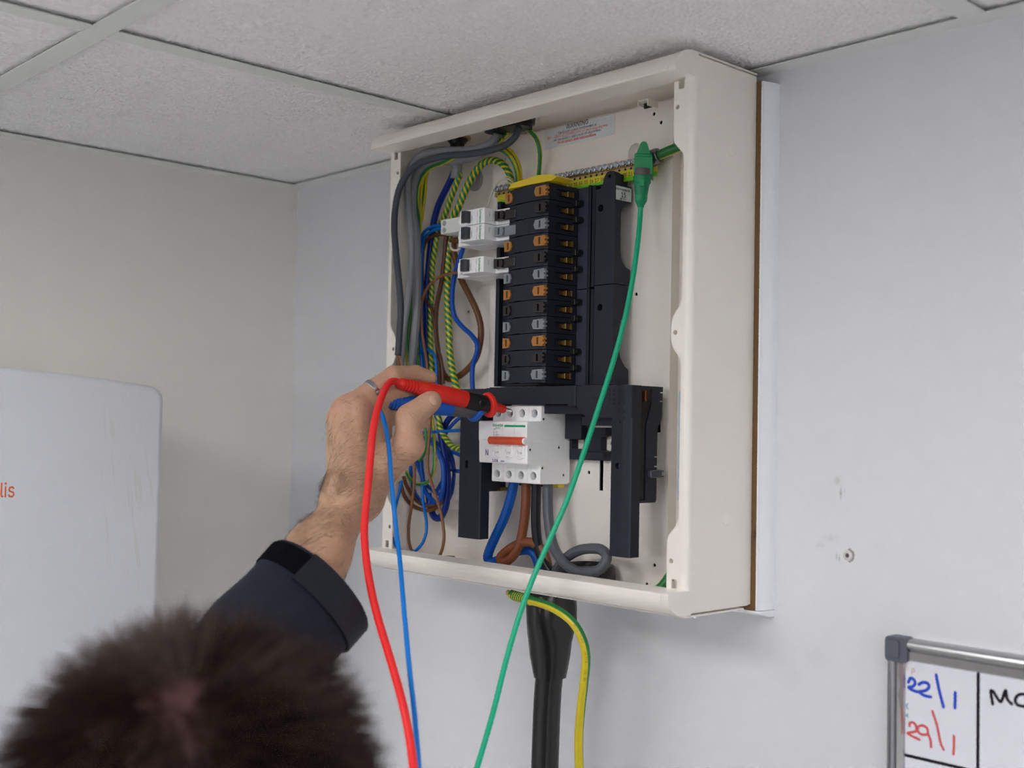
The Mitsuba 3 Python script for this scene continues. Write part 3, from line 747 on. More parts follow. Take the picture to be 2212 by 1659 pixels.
def breaker(name, label, b0, long_, rating, colour_word):
    t = thing(name, label, 'circuit breaker', 'circuit breakers plugged into the stack')
    h = 17.7
    pr = Polygon([(96, 27), (96, 66), (97, 67), (121, 67.4), (122.5, 86.5), (124, 88), (163, 88), (165, 86.5), (165, 68), (166, 67.4), (186.5, 67), (186.5, 63), (184, 60), (184, 45), (178, 30), (170, 27)])
    m = [prism_b(pr, b0, b0 + h)]
    m[0] = cut(m[0], cbox(124, 150, b0 - 1, b0 + .5, 60, 84), cbox(168, 184, b0 + 3, b0 + h - 3, 65.5, 70))
    put(t + '__body', local(join(m)), M_WHITE, smooth=28)
    put(t + '__toggle', local(join(prism_b(Polygon([(133.2, 87), (132.8, 93), (134.5, 95.5), (141, 95.5), (142.6, 93), (142.2, 87)]), b0 + 2.2, b0 + 15.6))), M_TOGGLE, label='dark grey toggle')
    put(t + '__toggle_surround', local(join(cbox(124.6, 132.4, b0 + 3.5, b0 + 14.2, 88, 89.6, .7), cyl((128.5, b0 + 5, 88), (128.5, b0 + 5, 91), 5, 4, n=20))), M_WHITE, smooth=30)
    put(t + '__print_green', local(words('Schneider', 3.5, 157.8, b0 + 16.6, 88.05, True, spin=-90, squeeze=.72)), M_GREENINK)
    dark = [words('iC60H  ' + rating, 1.9, 153.3, b0 + 15.5, 88.05, spin=-90, squeeze=.9), cbox(144.4, 145.0, b0 + 3.2, b0 + 11.5, 88, 88.15)]
    # type plate on the face that turns to the right
    side = meshkit.text_mesh(rating[-3:], 2.2, .12)
    v = side.vertices.copy()
    side.vertices = np.stack([165 + v[:, 2], b0 + 14.5 - v[:, 0], 80 - v[:, 1]], 1)
    dark.append(side)
    put(t + '__print_grey', local(join(dark)), M_GREYINK)
    if long_:
        put(t + '__extension', local(join(prism_b(Polygon([(63, 30), (63, 66.2), (64, 67.2), (122, 67.2), (122, 30)]), b0 + .3, b0 + 17.5))), M_WHITE2, smooth=28)
        for b in (b0 + 4.4, b0 + 13):
            put(t + '__terminal_screw', local(lathe([(0, 0), (0, 3.3), (1, 3.3), (.5, 2.6), (.5, 0)], (70, b, 67.1), (70, b, 67.7), 18)), mat_screw)
        put(t + '__test_button', local(lathe([(0, 0), (0, 6.6), (.7, 6), (1, 4), (1, 0)], (133.5, b0 + 3.8, 88), (133.5, b0 + 3.8, 91.5), 24)), M_WHITE, smooth=40)
    return t


mat_screw = mat('terminal_grey', (.33, .35, .34), .5)
breaker('circuit_breaker', 'white breaker with a long two terminal extension, topmost of the three', 403.6, True, 'C 32A', 'black')
breaker('circuit_breaker', 'white breaker with a grey latch, directly under the long topmost breaker', 385.2, False, 'C 32A', 'grey')
breaker('circuit_breaker', 'white breaker standing alone, lowest of the three', 347.8, False, 'C 10A', 'black')

# ------------------------------------------------------------------ earth bar
t = thing('earth_bar', 'brass earth bar with a row of screws and a numbered green and yellow strip', 'earth bar')
put(t + '__bar', local(join(cbox(113, 345, 448.2, 463, 14.6, 22, .5), cbox(113, 345, 449, 454.4, 22, 25, .5))), M_BRASS)
sc = man(lathe([(0, 0), (0, 3.4), (.45, 3.9), (.85, 3.6), (1, 2.6), (1, 0)], (0, 0, 22), (0, 0, 27.2), 16))
for q in (cbox(-3, 3, -.45, .45, 26, 28), cbox(-.45, .45, -3, 3, 26, 28)):
    sc = sc - man(q)
scm = as_tm(sc)
scw = scm.copy()
scw.vertices = np.stack([scm.vertices[:, 0] / 1000, -scm.vertices[:, 2] / 1000, scm.vertices[:, 1] / 1000], 1)
screw = mikit.ply(scw, M_STEEL)
for i in range(27):
    k = numbered(t + '__screw')
    a = 117 + 8.4 * i
    scene[k] = {**screw, 'to_world': T().translate([X0 + a / 1000, YB, ZB + .4586]) @ T().rotate([0, 1, 0], float(rng.uniform(0, 90)))}
for i in range(26):
    put(t + '__wire_hole', local(cyl((121.2 + 8.4 * i, 451.8, 24.9), (121.2 + 8.4 * i, 451.8, 25.3), 1.5, n=8)), M_HOLESHADE) if i % 1 == 0 else None  # flat dark discs painting the shade of the wire holes
put(t + '__number_strip', local(cbox(120, 368, 442.5, 450.2, 25.4, 26.4)), M_STRIPYELLOW)
put(t + '__number_strip__green_edge', local(cbox(120, 368.1, 438.4, 442.9, 25.3, 26.5)), M_STRIPGREEN)
nums = [words(str(n), 4.0, 233.5 + 8.15 * (n - 11), 443.6, 26.45, squeeze=.85, centre=True) for n in range(2, 26)]
put(t + '__number_strip__numbers', local(join(nums)), M_DARKINK)
put(t + '__earth_symbol', local(lathe([(0, 2.0), (0, 2.6), (1, 2.6), (1, 2.0), (0, 2.0)], (361, 446.5, 26.4), (361, 446.5, 26.6), 20)), M_DARKINK)
put(t + '__mounting_tab', local(prism(Point(328, 472).buffer(9).union(Point(328, 460).buffer(9)).convex_hull.difference(Point(331, 472).buffer(2)), 14.6, 16)), M_CHROME)
put(t + '__end_lug', local(join(lathe([(0, 0), (0, 8), (.2, 9.2), (.8, 9.2), (1, 8), (1, 0)], (357, 455.5, 29), (372, 459, 27), 20), cbox(338, 358, 449, 462, 18, 26, 1))), mat('lug_dark', (.22, .22, .24), .2, metallic=1.0), smooth=40)
WIRES = [
 ('grey_cable', 4.2, 'cable_grey', "light grey sheathed cable, nearest the enclosure's left flange",
  [(153,512.6,60),(151.3,504.8,63.3),(136.7,499.1,66.7),(115.9,498.7,70),(48.4,506.2,76),(25.1,500.6,77.5),(15.3,490.7,78.9),(13.1,471.6,80.4),(15.6,452.9,81.8),(22.4,423.7,83.3),(27.1,395.1,83.6),(26.1,355.4,82.9),(21.4,325.9,82.2),(12.9,286.5,81.5),(9.2,256.7,80.7),(7.8,242.7,81)]),
 ('grey_cable', 5.6, 'cable_grey', 'thick light grey sheathed cable passing behind the thin grey one',
  [(150.2,514.9,50),(144.4,507,50.4),(122.6,499.7,50.8),(88.5,495.4,51.2),(61.1,496.9,51.6),(32.9,499.9,52),(8.7,489.9,59),(8.3,474.3,67.2),(8.4,459.7,69.4),(9.2,435.3,68.7),(14.4,410.6,66.9),(19.4,357.6,67.6),(18.5,307.4,66.7),(14.6,277.5,65.8),(9.4,247.5,64.9),(9.2,229.3,66)]),
 ('grey_cable', 4.0, 'cable_dark_grey', 'dark slate grey cable bowing over the left flange, end stripped to copper',
  [(192.8,512.8,62),(193.4,502,67.2),(183.3,492.9,72.4),(160.3,489,77.6),(125.3,489.3,82.8),(92.8,491.6,88),(55.9,485.3,99),(37.3,474.8,101.4),(26.7,458.1,103.9),(23.3,436.3,106.3),(25.2,412,108.8),(30.6,381.8,109.6),(37.3,342.1,108.7),(40.5,312.6,107.8),(38.2,283.6,106.9),(34.9,255.4,106)]),
 ('earth_wire', 2.6, 'gy', 'green and yellow earth wire looping over beside the grey cables',
  [(111.6,503.4,58),(88.4,500.7,58),(54.7,494.2,58),(28,491.6,58),(12.6,481.8,58),(6,469.4,58),(5.5,454.5,59),(7.8,439.6,58),(10.5,428.6,58),(10.9,420.4,58),(8.8,390.4,59.7),(6.5,362,61.4),(5.7,338,65.1),(5.5,306.3,68.6),(5.8,282.5,71.7),(5.8,259.2,68.9),(10.4,242,68)]),
 ('earth_wire', 2.6, 'gy', 'green and yellow earth wire just right of the looping one',
  [(30.4,501.9,50),(14.8,497.6,50),(5.7,485.5,50),(5.3,470.2,53),(6.2,455,55),(6.3,429.6,54),(5.4,426.1,56),(6,397.2,57.7),(6.2,346.1,62.3),(5.7,314.4,65),(5.2,275.1,66.7),(5.5,248.6,62.3),(7.9,239.2,62)]),
 ('earth_wire', 2.6, 'gy', 'rightmost green and yellow earth wire of the left-hand bunch',
  [(28.4,503.7,45),(11.7,501.6,45),(5.7,490.3,45),(5.3,476.7,46),(5.3,456.2,48),(5.2,441.1,50),(6,428.6,52),(6.1,427.8,54),(5.9,397.7,54),(5.2,347,54),(7.4,299.3,56),(7.6,267.8,56),(10,248.8,56),(12.9,239.4,56)]),
 ('earth_wire', 2.7, 'gy', 'green and yellow wire arching alone from the top gland to the earth bar',
  [(180.4,520.5,45),(187.9,514.6,40.8),(196.1,504.8,36.7),(197.6,491.8,32.5),(193.7,478,28.3),(187.5,462.3,24.2),(182.6,457.7,20)]),
 ('earth_wire', 2.6, 'gy', 'outer of two green and yellow wires arching side by side to the earth bar',
  [(163.9,515.3,50),(145.4,508.2,46),(147.7,503.6,42),(160.3,489.9,37),(162.2,476.9,31),(158.8,457.4,25)]),
 ('earth_wire', 2.6, 'gy', 'inner of two green and yellow wires arching side by side to the earth bar',
  [(154.4,508.4,52),(138.3,502.1,49.7),(145.5,498.6,47.3),(158.5,490.4,45),(163.1,478.6,39.3),(162.1,467.1,33.7),(156.5,454.5,28)]),
 ('earth_wire', 4.3, 'spiral', 'thick spiral striped earth cable arching to the left end of the earth bar',
  [(144.3,452.9,24),(143.9,463.7,26.2),(141.1,474.9,28.4),(132.7,485.8,30.7),(120.1,491.8,32.9),(105.3,491.4,35.3),(93.4,482.6,38),(83.2,468.3,40.7),(76.4,454,43.3),(68.8,436.3,46),(60.3,427.6,46),(53.2,406.8,44.7),(50,375.7,43.3),(48.6,344.9,42),(47.8,321.6,40.7),(50.7,290.5,40),(52.4,267,40),(57.6,244,40),(65.3,223.4,40),(72.9,203,40)]),
 ('earth_wire', 3.6, 'spiral', 'slimmer spiral striped earth cable left of the thick arching one',
  [(70.4,482.5,45),(64.2,468.6,44.5),(53.5,453.5,43.9),(43.6,435.7,43.4),(30.9,419.9,42.9),(23.8,397.4,42.4),(18,371.1,42.1),(18.7,339,42.5),(17.5,307.6,42.8),(19,276.1,43.2),(23,252.2,43.5),(27.2,223.2,43.9),(37.6,188.7,44),(40.8,172.7,44),(49.3,160.3,44),(59.2,152,44),(69.1,146,44),(84.7,144.1,44)]),
 ('multicore_cable', 4.6, 'cable_grey', 'short grey sheath under the small left gland with cores emerging',
  [(65,514.3,45),(63.7,501.9,45),(62.3,489.4,45)]),
 ('blue_cable', 4.2, 'cable_navy', 'thick dark blue cable running the height of the enclosure into a bottom loop',
  [(63.2,491.6,45),(57.3,482.2,44.2),(50.5,474.1,43.5),(39.3,461.9,42.8),(28,448.9,42),(19.5,429.5,42),(13.4,395,42),(9.9,363.7,42),(8.2,332.2,42),(9.3,284.2,41.5),(11.6,252.6,41),(15.7,223.5,40.5),(27.1,194.5,40),(36.8,174.4,40),(38.1,162.6,39.1),(44,140.5,38.2),(50.5,114.6,37.3),(51.1,95.1,36.4),(45.5,68.8,35.8),(33.1,56.2,35.3),(22.1,59.3,34.9),(14.8,73.4,34.4),(10,86.4,34)]),
 ('blue_cable', 4.0, 'cable_navy', 'dark blue cable curving down from behind the shroud left leg into the coil',
  [(72.9,190.5,30),(57.7,187.9,30.7),(44.6,181.2,31.3),(36.5,169.3,32),(36.1,153.5,32),(45,132.7,32),(53.6,117.3,32)]),
 ('blue_wire', 2.0, 'blue', 'bright blue wire from the upper terminal of the long breaker',
  [(54.5,417.4,58),(38.9,418.2,57.2),(25.7,416.6,56.4),(13.7,410.9,55.6),(8.8,402,54.8),(7.6,378.5,54),(7.8,346.9,53.2),(9.4,315.2,52.4),(10.1,268,51.6),(12.3,249,50.8),(14.9,233.3,50)]),
 ('blue_wire', 2.0, 'blue', 'bright blue wire from the lower terminal of the long breaker',
  [(54.6,413.2,58),(42,414,56.6),(28.1,411.8,55.2),(16.6,407.7,53.8),(10.2,399,52.4),(7.5,375.7,51),(6.8,347.3,49.6),(7.2,315.7,48.2),(7.9,268.3,46.8),(10.1,249.4,45.4),(13.3,230.5,44)]),
 ('blue_wire', 2.0, 'blue', 'bright blue wire bent into a small hoop just above the hand',
  [(6.5,242.7,55),(6.5,256.9,54),(14,264.3,53),(26.9,265.8,52),(35.7,260.1,51),(39.2,248.4,50),(39.3,226.7,49),(39.2,214.3,48)]),
 ('blue_wire', 3.0, 'blue2', 'blue wire dropping from under the middle breaker in an S bend',
  [(92.4,390.4,55),(88.6,386.6,52.4),(80.5,376.9,49.8),(69.7,361.3,47.2),(61.3,340.6,44.5),(58,321,41.9),(60.4,305.6,39.3),(74.4,292.6,38.2),(92.6,281,38.5),(102.9,269.9,38.8),(102,259.4,39.1),(96.3,245.9,39.4),(95.5,232.2,39.7),(97.8,214,40)]),
 ('brown_wire', 2.2, 'brown', 'dark brown wire curving from under the long breaker beside the blue pair',
  [(62.1,405.4,52),(49,407.4,51.2),(30.9,408.2,50.3),(16.4,405.1,49.5),(7.4,395,48.7),(4.7,379.4,47.8),(5,355.7,47),(8.6,331.7,46.2),(20.4,321.5,45.3),(27.6,299.1,44.5),(32.5,270.8,43.7),(40.7,251.8,42.8),(44.2,223.8,42)]),
 ('brown_wire', 3.0, 'brown', 'brown wire hanging straight from under the long breaker behind the blue',
  [(54.8,408.8,50),(51.6,398.4,48.7),(47.4,375.6,47.3),(41.2,348.2,46),(33,327,44.7),(28.3,307,43.3),(28.8,283.5,42),(30.9,267.9,40.7),(33,244.4,39.3),(34.2,221,38)]),
 ('brown_wire', 3.9, 'brown2', 'thick brown wire swinging out in a big loop behind the blue S bend',
  [(73,398.2,45),(59.5,399.1,42.6),(55.6,392.8,40.1),(58.1,375.7,37.7),(65.5,353.6,35.3),(79.9,331.1,32.9),(91.7,310.6,30.4),(96.4,292.2,28),(96.2,273.9,28.3),(89,254.3,28.6),(73.5,240.8,28.9),(55.2,231.9,29.1),(38.7,229.9,29.4),(29,237.1,29.7),(21.4,253,30)]),
 ('brown_wire', 1.8, 'brown3', 'thin light brown wire curling from the lowest breaker down past the hand',
  [(91.9,355.6,60),(82.4,356.1,59.8),(60.9,354.9,59.6),(40.4,348.5,59.4),(25.8,337.1,59.2),(19.1,322,59),(19.5,298.5,58.8),(24.1,274.8,58.6),(30.2,254.4,58.4),(33.6,235.7,58.2),(34.7,217.1,58)]),
 ('white_wire', 1.2, 'white_wire', 'thin white wire arching from the earth bar to the top breaker',
  [(148.3,461.2,28),(149.7,464.2,32.4),(139.9,466,36.8),(131.9,458.6,41.2),(129,444.5,45.6),(128.5,431.2,50)]),
 ('white_wire', 1.4, 'white_wire', 'short white wire hooked under the middle breaker',
  [(90.8,388.2,52),(85.8,385.9,53.6),(79.6,384,55.2),(71.3,385.6,55.2),(65.7,390.2,53.6),(64.8,395.1,52)]),
 ('blue_wire', 2.0, 'blue', 'bright blue wire running straight across to the shroud left leg',
  [(5.6,163.3,50),(8.5,162.6,47.2),(32.6,163.8,46.5),(60.2,165.5,45.8),(87.1,166.8,45)]),
 ('blue_wire', 2.4, 'blue2', 'blue wire sloping from the coil down to the middle of the shroud leg',
  [(5.9,155.4,45),(5.5,156.5,36.2),(12.9,153,28.3),(26.8,144,27.5),(40.4,140.4,26.7),(49.6,138.7,25.8),(64.9,134.6,25)]),
 ('blue_wire', 3.0, 'blue2', 'blue wire forming the tall narrow loop of the coil',
  [(9.1,150.2,44),(6.4,142.1,44),(6.4,126.2,44),(10.3,106.5,44),(16.6,89.6,44),(27.3,81,44),(36.7,77,44),(46.8,82.1,44),(50.4,95.3,44),(50.8,114.7,44),(48.3,127.6,44),(38.7,140.4,44),(25.9,151.2,44),(15.3,154.9,44)]),
 ('blue_wire', 2.4, 'blue2', 'blue wire crossing the coil diagonally to its lower right',
  [(5.2,131.5,53),(5.7,115.6,45.3),(5,100.8,36.7),(18.1,92.1,36),(31,86.9,35.3),(41.5,86.8,34.7),(52.8,91.3,34)]),
 ('blue_wire', 2.4, 'blue2', 'blue wire bulging at the right edge of the coil beside the shroud leg',
  [(33.2,148.2,26),(43.9,135.3,26),(48.8,122.3,26),(49,104,26),(45.4,88.1,26),(39.6,79.9,26)]),
 ('blue_wire', 2.4, 'blue2', 'blue wire reaching the shroud leg at its lower bolt',
  [(21.3,89.5,30),(32.9,105.9,28),(42.4,118.1,26),(52.3,115.9,24),(62,116.2,22)]),
 ('blue_wire', 2.3, 'blue2', 'blue wire curving up from the coil to the top of the shroud leg',
  [(34.4,150.8,34),(40.4,162.8,32.5),(48.5,172.1,31),(58.6,180.1,29.5),(70.7,185.4,28)]),
 ('blue_wire', 1.9, 'blue', 'thin blue wire in the lowest loop touching the enclosure floor',
  [(21.9,103.7,86),(16.8,87.9,85.7),(10.1,70.7,85.4),(4.5,57.4,85.1),(5.2,41.9,86.9),(8.6,26.5,84.6),(22.9,18.7,84.3),(33,17.7,84),(43.1,19.1,81.4),(54.8,28.9,78.9),(59.3,41.8,76.3),(56.6,55.4,73.7),(48.8,70.1,71.1),(42.1,82.5,68.6),(37.3,98.9,66)]),
 ('brown_wire', 1.9, 'brown3', 'thin light brown wire looping down to the floor at the left of the coil',
  [(19.4,134.6,66),(20.9,113.8,65.4),(18.6,87.6,64.9),(13.5,63.7,64.3),(9.7,47.8,63.7),(10.2,28.2,63.1),(14.5,17.4,62.6),(18.9,14.3,62)]),
 ('brown_wire', 1.9, 'brown3', 'thin light brown wire snaking down in front of the coil to the floor',
  [(39.1,192.4,56),(38.4,172.9,56.5),(37.3,153.3,57.1),(36.3,132.5,57.6),(38.3,117,58.2),(44.6,104.3,58.7),(53.9,89.3,59.3),(64.7,70.8,59.8),(72.2,52.2,60.4),(74.8,35.9,60.9),(71.9,21.8,61.5),(66.9,13.8,62)]),
 ('brown_wire', 2.4, 'brown2', 'outer dark brown wire of the two curving along the bottom of the coil',
  [(5.6,101.5,75),(5.3,92.2,72),(5.1,78.9,64),(6,69.4,51),(18.4,66,44),(34.6,69.6,42),(45.1,79.3,40),(46.9,93.7,38),(44.8,114.4,36)]),
 ('brown_wire', 2.2, 'brown2', 'inner dark brown wire of the two curving along the bottom of the coil',
  [(5.3,107.9,70),(5.2,97.4,65.4),(5.3,85.3,56.8),(5.7,74.5,44.2),(19.5,71.3,41.6),(32,73.3,40)]),
 ('blue_wire', 2.1, 'blue2', 'blue wire running along inside the two dark brown wires',
  [(4.6,120.9,59),(4.6,105.1,56.8),(4.9,86.5,50.6),(5.5,77.1,42.4),(16.9,72.4,41.2),(29.9,74.5,40)]),
 ('earth_wire', 2.2, 'gy', 'yellow and green wire making the broad U at the centre of the coil',
  [(5.3,114.4,66),(5.1,107.1,61.4),(5.5,100.5,54.9),(18.4,98.4,53.3),(30.9,102.3,51.8),(38,111.7,50.2),(39,127.3,48.7),(35.6,146.8,47.1),(31.5,163.8,45.6),(25.8,182.2,44)]),
 ('earth_wire', 2.2, 'gy', 'yellow wire bending tightly just below the thumb',
  [(17.7,179.3,50),(20.3,166.2,49.2),(22.3,153.1,48.4),(19.2,141.1,47.6),(12.2,131.7,46.8),(5.4,126.2,48)]),
 ('supply_tail', 5.6, 'tail_blue', 'blue supply tail under the main switch, kinked sharply at the floor',
  [(184.8,115,50),(183.3,107.7,50),(178.4,89.9,50),(168.3,67.2,50),(153.9,45.5,49.3),(140.7,25,47.9),(137.2,16.4,46.4),(142.4,13.8,45),(152.9,17,43.6),(166.5,24.1,42.1),(179.9,29.3,40.7),(195.2,32.6,39.1),(204,30.8,37.4),(209.1,23.2,35.7),(212.4,10.5,34)]),
 ('supply_tail', 5.4, 'tail_brown', 'brown supply tail under the main switch, curled in a loop',
  [(203.4,115.8,50),(204.3,105.8,50.6),(204.8,84.2,51.1),(202.9,62.5,51.7),(198.8,42,52.9),(191.5,27.8,54.6),(181.9,19.8,56.3),(174.7,17.7,58),(169.3,21.5,56.3),(175.5,28.5,54.6),(192.6,38.6,52.9),(208.6,43.4,50.3),(221.7,40.1,46.9),(229.7,28.5,43.4),(232.2,12.9,40)]),
 ('supply_tail', 5.4, 'tail_black', 'black supply tail dropping straight from the main switch',
  [(220.2,116.6,50),(219.4,106.5,49.3),(218.8,77.8,48.7),(219.3,56.4,48),(223.3,35.2,46.7),(230.8,21.6,45.3),(239.9,11.1,44)]),
 ('supply_tail', 5.6, 'tail_grey', 'grey supply tail ending in one large round loop',
  [(238.3,117.4,50),(240,107.6,51.5),(241.9,86.5,53),(245.9,65.7,54.5),(254,44,56),(268.6,31.6,59.5),(285.7,23.2,63),(306.1,20.1,66.5),(327.7,22.5,70),(338.8,29.4,67.5),(342.1,40.1,65),(332.9,45.8,62.5),(314.2,45.6,60),(290.8,41,55),(269,31.1,50),(252.6,19.5,45),(240.9,9.5,40)]),
]

# ------------------------------------------------------------------ the wiring inside the enclosure
CAT = {'grey_cable': 'cable', 'earth_wire': 'earth wire', 'multicore_cable': 'cable', 'blue_cable': 'cable', 'blue_wire': 'wire', 'brown_wire': 'wire', 'white_wire': 'wire', 'supply_tail': 'cable'}
for name_, r_, mat_, label_, pts_ in WIRES:
    k_ = put_tube(name_, L(pts_), r_ / 1000, 'mat_' + mat_, sides=20 if mat_ in ('gy', 'spiral') else 12, step=0.003)
    labels[k_] = {'label': label_, 'category': CAT[name_]}
    if 'slate' in label_:
        e_ = np.array(pts_[-1], float)
        put_tube(k_ + '__core', L([e_ + (0, 4, 0), e_ + (0, -4, 0), e_ + (1.5, -14, -1), e_ + (3, -26, -2)]), .0017, 'mat_brown3', 8, label='bared brown core')
        put_tube(k_ + '__copper_strand', L([e_ + (2, 3, 0), e_ + (4, -4, 0), e_ + (6, -9, -1), e_ + (5, -15, -2)]), .0006, M_COPPER, 6, label='bared copper strands')
        put_tube(k_ + '__copper_strand', L([e_ + (1, 3, 1), e_ + (3.2, -3, 1), e_ + (7, -6, 0), e_ + (7.5, -12, -1)]), .0006, M_COPPER, 6)
        put_tube(k_ + '__core', L([e_ + (9, -13, 2), e_ + (9.4, -19, 2), e_ + (10, -30, 2)]), .0028, M_YELLOW, 10, label='yellow core')

# ------------------------------------------------------------------ supply below the enclosure
t = thing('supply_cable', 'thick black armoured supply cable rising into the enclosure floor through a shrink boot', 'cable')
cx_ = [(254.0, -330, 63), (254.9, -195, 63), (257.1, -116, 63), (260.1, -86, 63)]
put_tube(t + '__cable', L(cx_), .0148, M_SOFTBLACK, 28, step=.01)
bt = lathe([(0, 26), (.04, 27.5), (.2, 28), (.36, 27.5), (.5, 25.5), (.62, 23.4), (.74, 22.2), (.76, 22.0), (.985, 17.8), (1, 17.6), (1, 14)], (258, -2.5, 63), (260.1, -97, 63), 40)
v = bt.vertices.copy()
s_ = np.clip((-2.5 - v[:, 1]) / 94, 0, 1)
a_ = np.arctan2(v[:, 2] - 63, v[:, 0] - 259)
w_ = np.exp(-((s_ - .3) / .16) ** 2)
q_ = 1 + w_ * (.09 * np.cos(3 * a_ + 2.2) + .07 * np.cos(2 * a_ - 2.7))
v[:, 0] = 259 + (v[:, 0] - 259) * q_
v[:, 2] = 63 + (v[:, 2] - 63) * q_
bt.vertices = v
put(t + '__shrink_boot', local(bt), mat('boot', (.009, .009, .0105), .25), smooth=35)
t = thing('earth_cable', 'thick green and yellow earth cable bending down from a brass lug under the enclosure', 'cable')
BE = [(231.4, -8.5, 96), (237.3, -9.8, 96), (259.6, -11.0, 98), (279.2, -11.9, 100), (305.2, -15.2, 102), (328.7, -26.0, 100), (339.6, -43.6, 96), (340.1, -60.3, 92), (334.3, -85.0, 88), (326.1, -119.9, 84), (322.3, -149.2, 82), (322.6, -187.1, 80), (326.4, -289.1, 80)]
put_tube(t + '__cable', L(BE), .0046, 'mat_gy_big', 28, step=.004)
sh = np.array(spline(BE[:5], 1.2))
sh = sh[(sh[:, 0] > 236) & (sh[:, 0] < 266)]
put_tube(t + '__taped_end', L(sh), .0054, mat('gy_tape', mikit.proc(striped(1 / 3.4, .62)), .4), 24, step=.0015)
# print running down the yellow side
pth_ = spline(BE, 1.0)
arc_ = np.concatenate([[0], np.cumsum(np.linalg.norm(np.diff(pth_, axis=0), axis=1))])
room_ = np.array([.55, .0, .83])                 # towards the room in (right, up, out)
s0_, prn_ = 103.0, []
for ch in '450/750V   6491B   25 MM':
    if ch != ' ':
        m = meshkit.text_mesh(ch, 2.6, .12)
        k_ = int(np.searchsorted(arc_, s0_))
        tt_ = pth_[k_ + 1] - pth_[k_ - 1]
        tt_ /= np.linalg.norm(tt_)
        nn_ = room_ - tt_ * (room_ @ tt_)
        nn_ /= np.linalg.norm(nn_)
        uu_ = np.cross(nn_, tt_)
        v = m.vertices.copy()
        ang_ = (v[:, 1] - .3) / 4.6
        m.vertices = pth_[k_] + v[:, :1] * tt_ + (4.58 + v[:, 2:]) * (np.cos(ang_)[:, None] * nn_ + np.sin(ang_)[:, None] * uu_)
        prn_.append(m)
    s0_ += 2.5
put(t + '__print', local(join(prn_)), mat('cable_print', (.26, .21, .03), .6))
put(t + '__lug', local(cyl((226, -7.6, 96), (236, -9.4, 96), 3.4, n=6)), M_BRASS)
G_ = thing('earth_cable', 'thick green earth cable from the earth bar running down behind the right flange', 'cable')
put_tube(G_ + '__cable', L([(366, 457.8, 28), (382.2, 462.8, 24), (400.3, 467.4, 20), (424, 472, 16), (446, 468, 18), (458, 450, 28), (462, 410, 40), (463, 330, 46), (463, 220, 46), (458, 130, 42), (446, 85, 38), (430, 60, 37), (416.4, 42, 39), (409, 27, 43), (404, 18, 46), (398, 10.5, 49), (392.9, 7.2, 52)]), .0052, 'mat_gy_stub', 24)

# ------------------------------------------------------------------ test leads
RED_LEAD = [(0.5792,-0.2376,1.9800),(0.5778,-0.2452,1.9832),(0.5831,-0.2569,1.9792),(0.5940,-0.2724,1.9671),(0.6065,-0.2887,1.9475),(0.6151,-0.2990,1.9285),(0.6237,-0.3074,1.9032),(0.6340,-0.3170,1.8773),(0.6441,-0.3268,1.8516),(0.6538,-0.3344,1.8334),(0.6686,-0.3424,1.8122),(0.6844,-0.3492,1.7919),(0.7073,-0.3570,1.7661),(0.7433,-0.3679,1.7321),(0.7735,-0.3779,1.7034),(0.7928,-0.3855,1.6816),(0.8106,-0.3946,1.6612),(0.8273,-0.4051,1.6448),(0.8502,-0.4217,1.5908)]
BLUE_LEAD = [(0.5683,-0.2550,1.9602),(0.5702,-0.2606,1.9585),(0.5792,-0.2655,1.9530),(0.5948,-0.2718,1.9450),(0.6068,-0.2757,1.9301),(0.6180,-0.2801,1.9094),(0.6293,-0.2856,1.8828),(0.6428,-0.2918,1.8570),(0.6563,-0.2980,1.8319),(0.6780,-0.3101,1.8086),(0.6948,-0.3205,1.7908),(0.7160,-0.3330,1.7650),(0.7460,-0.3501,1.7264),(0.7722,-0.3642,1.6934),(0.8018,-0.3818,1.6570),(0.8141,-0.3897,1.6387),(0.8368,-0.4062,1.5832)]
GREEN_LEAD = [(0.7616,-0.0690,2.1773),(0.7639,-0.0720,2.1562),(0.7644,-0.0790,2.1217),(0.7659,-0.0910,2.0726),(0.7651,-0.1020,2.0340),(0.7623,-0.1140,1.9959),(0.7598,-0.1300,1.9536),(0.7570,-0.1480,1.9075),(0.7542,-0.1650,1.8667),(0.7477,-0.1800,1.8309),(0.7425,-0.1960,1.7956),(0.7409,-0.2120,1.7613),(0.7452,-0.2330,1.7205),(0.7569,-0.2600,1.6750),(0.7676,-0.2880,1.6326),(0.7752,-0.3050,1.6129),(0.8018,-0.3520,1.5600)]


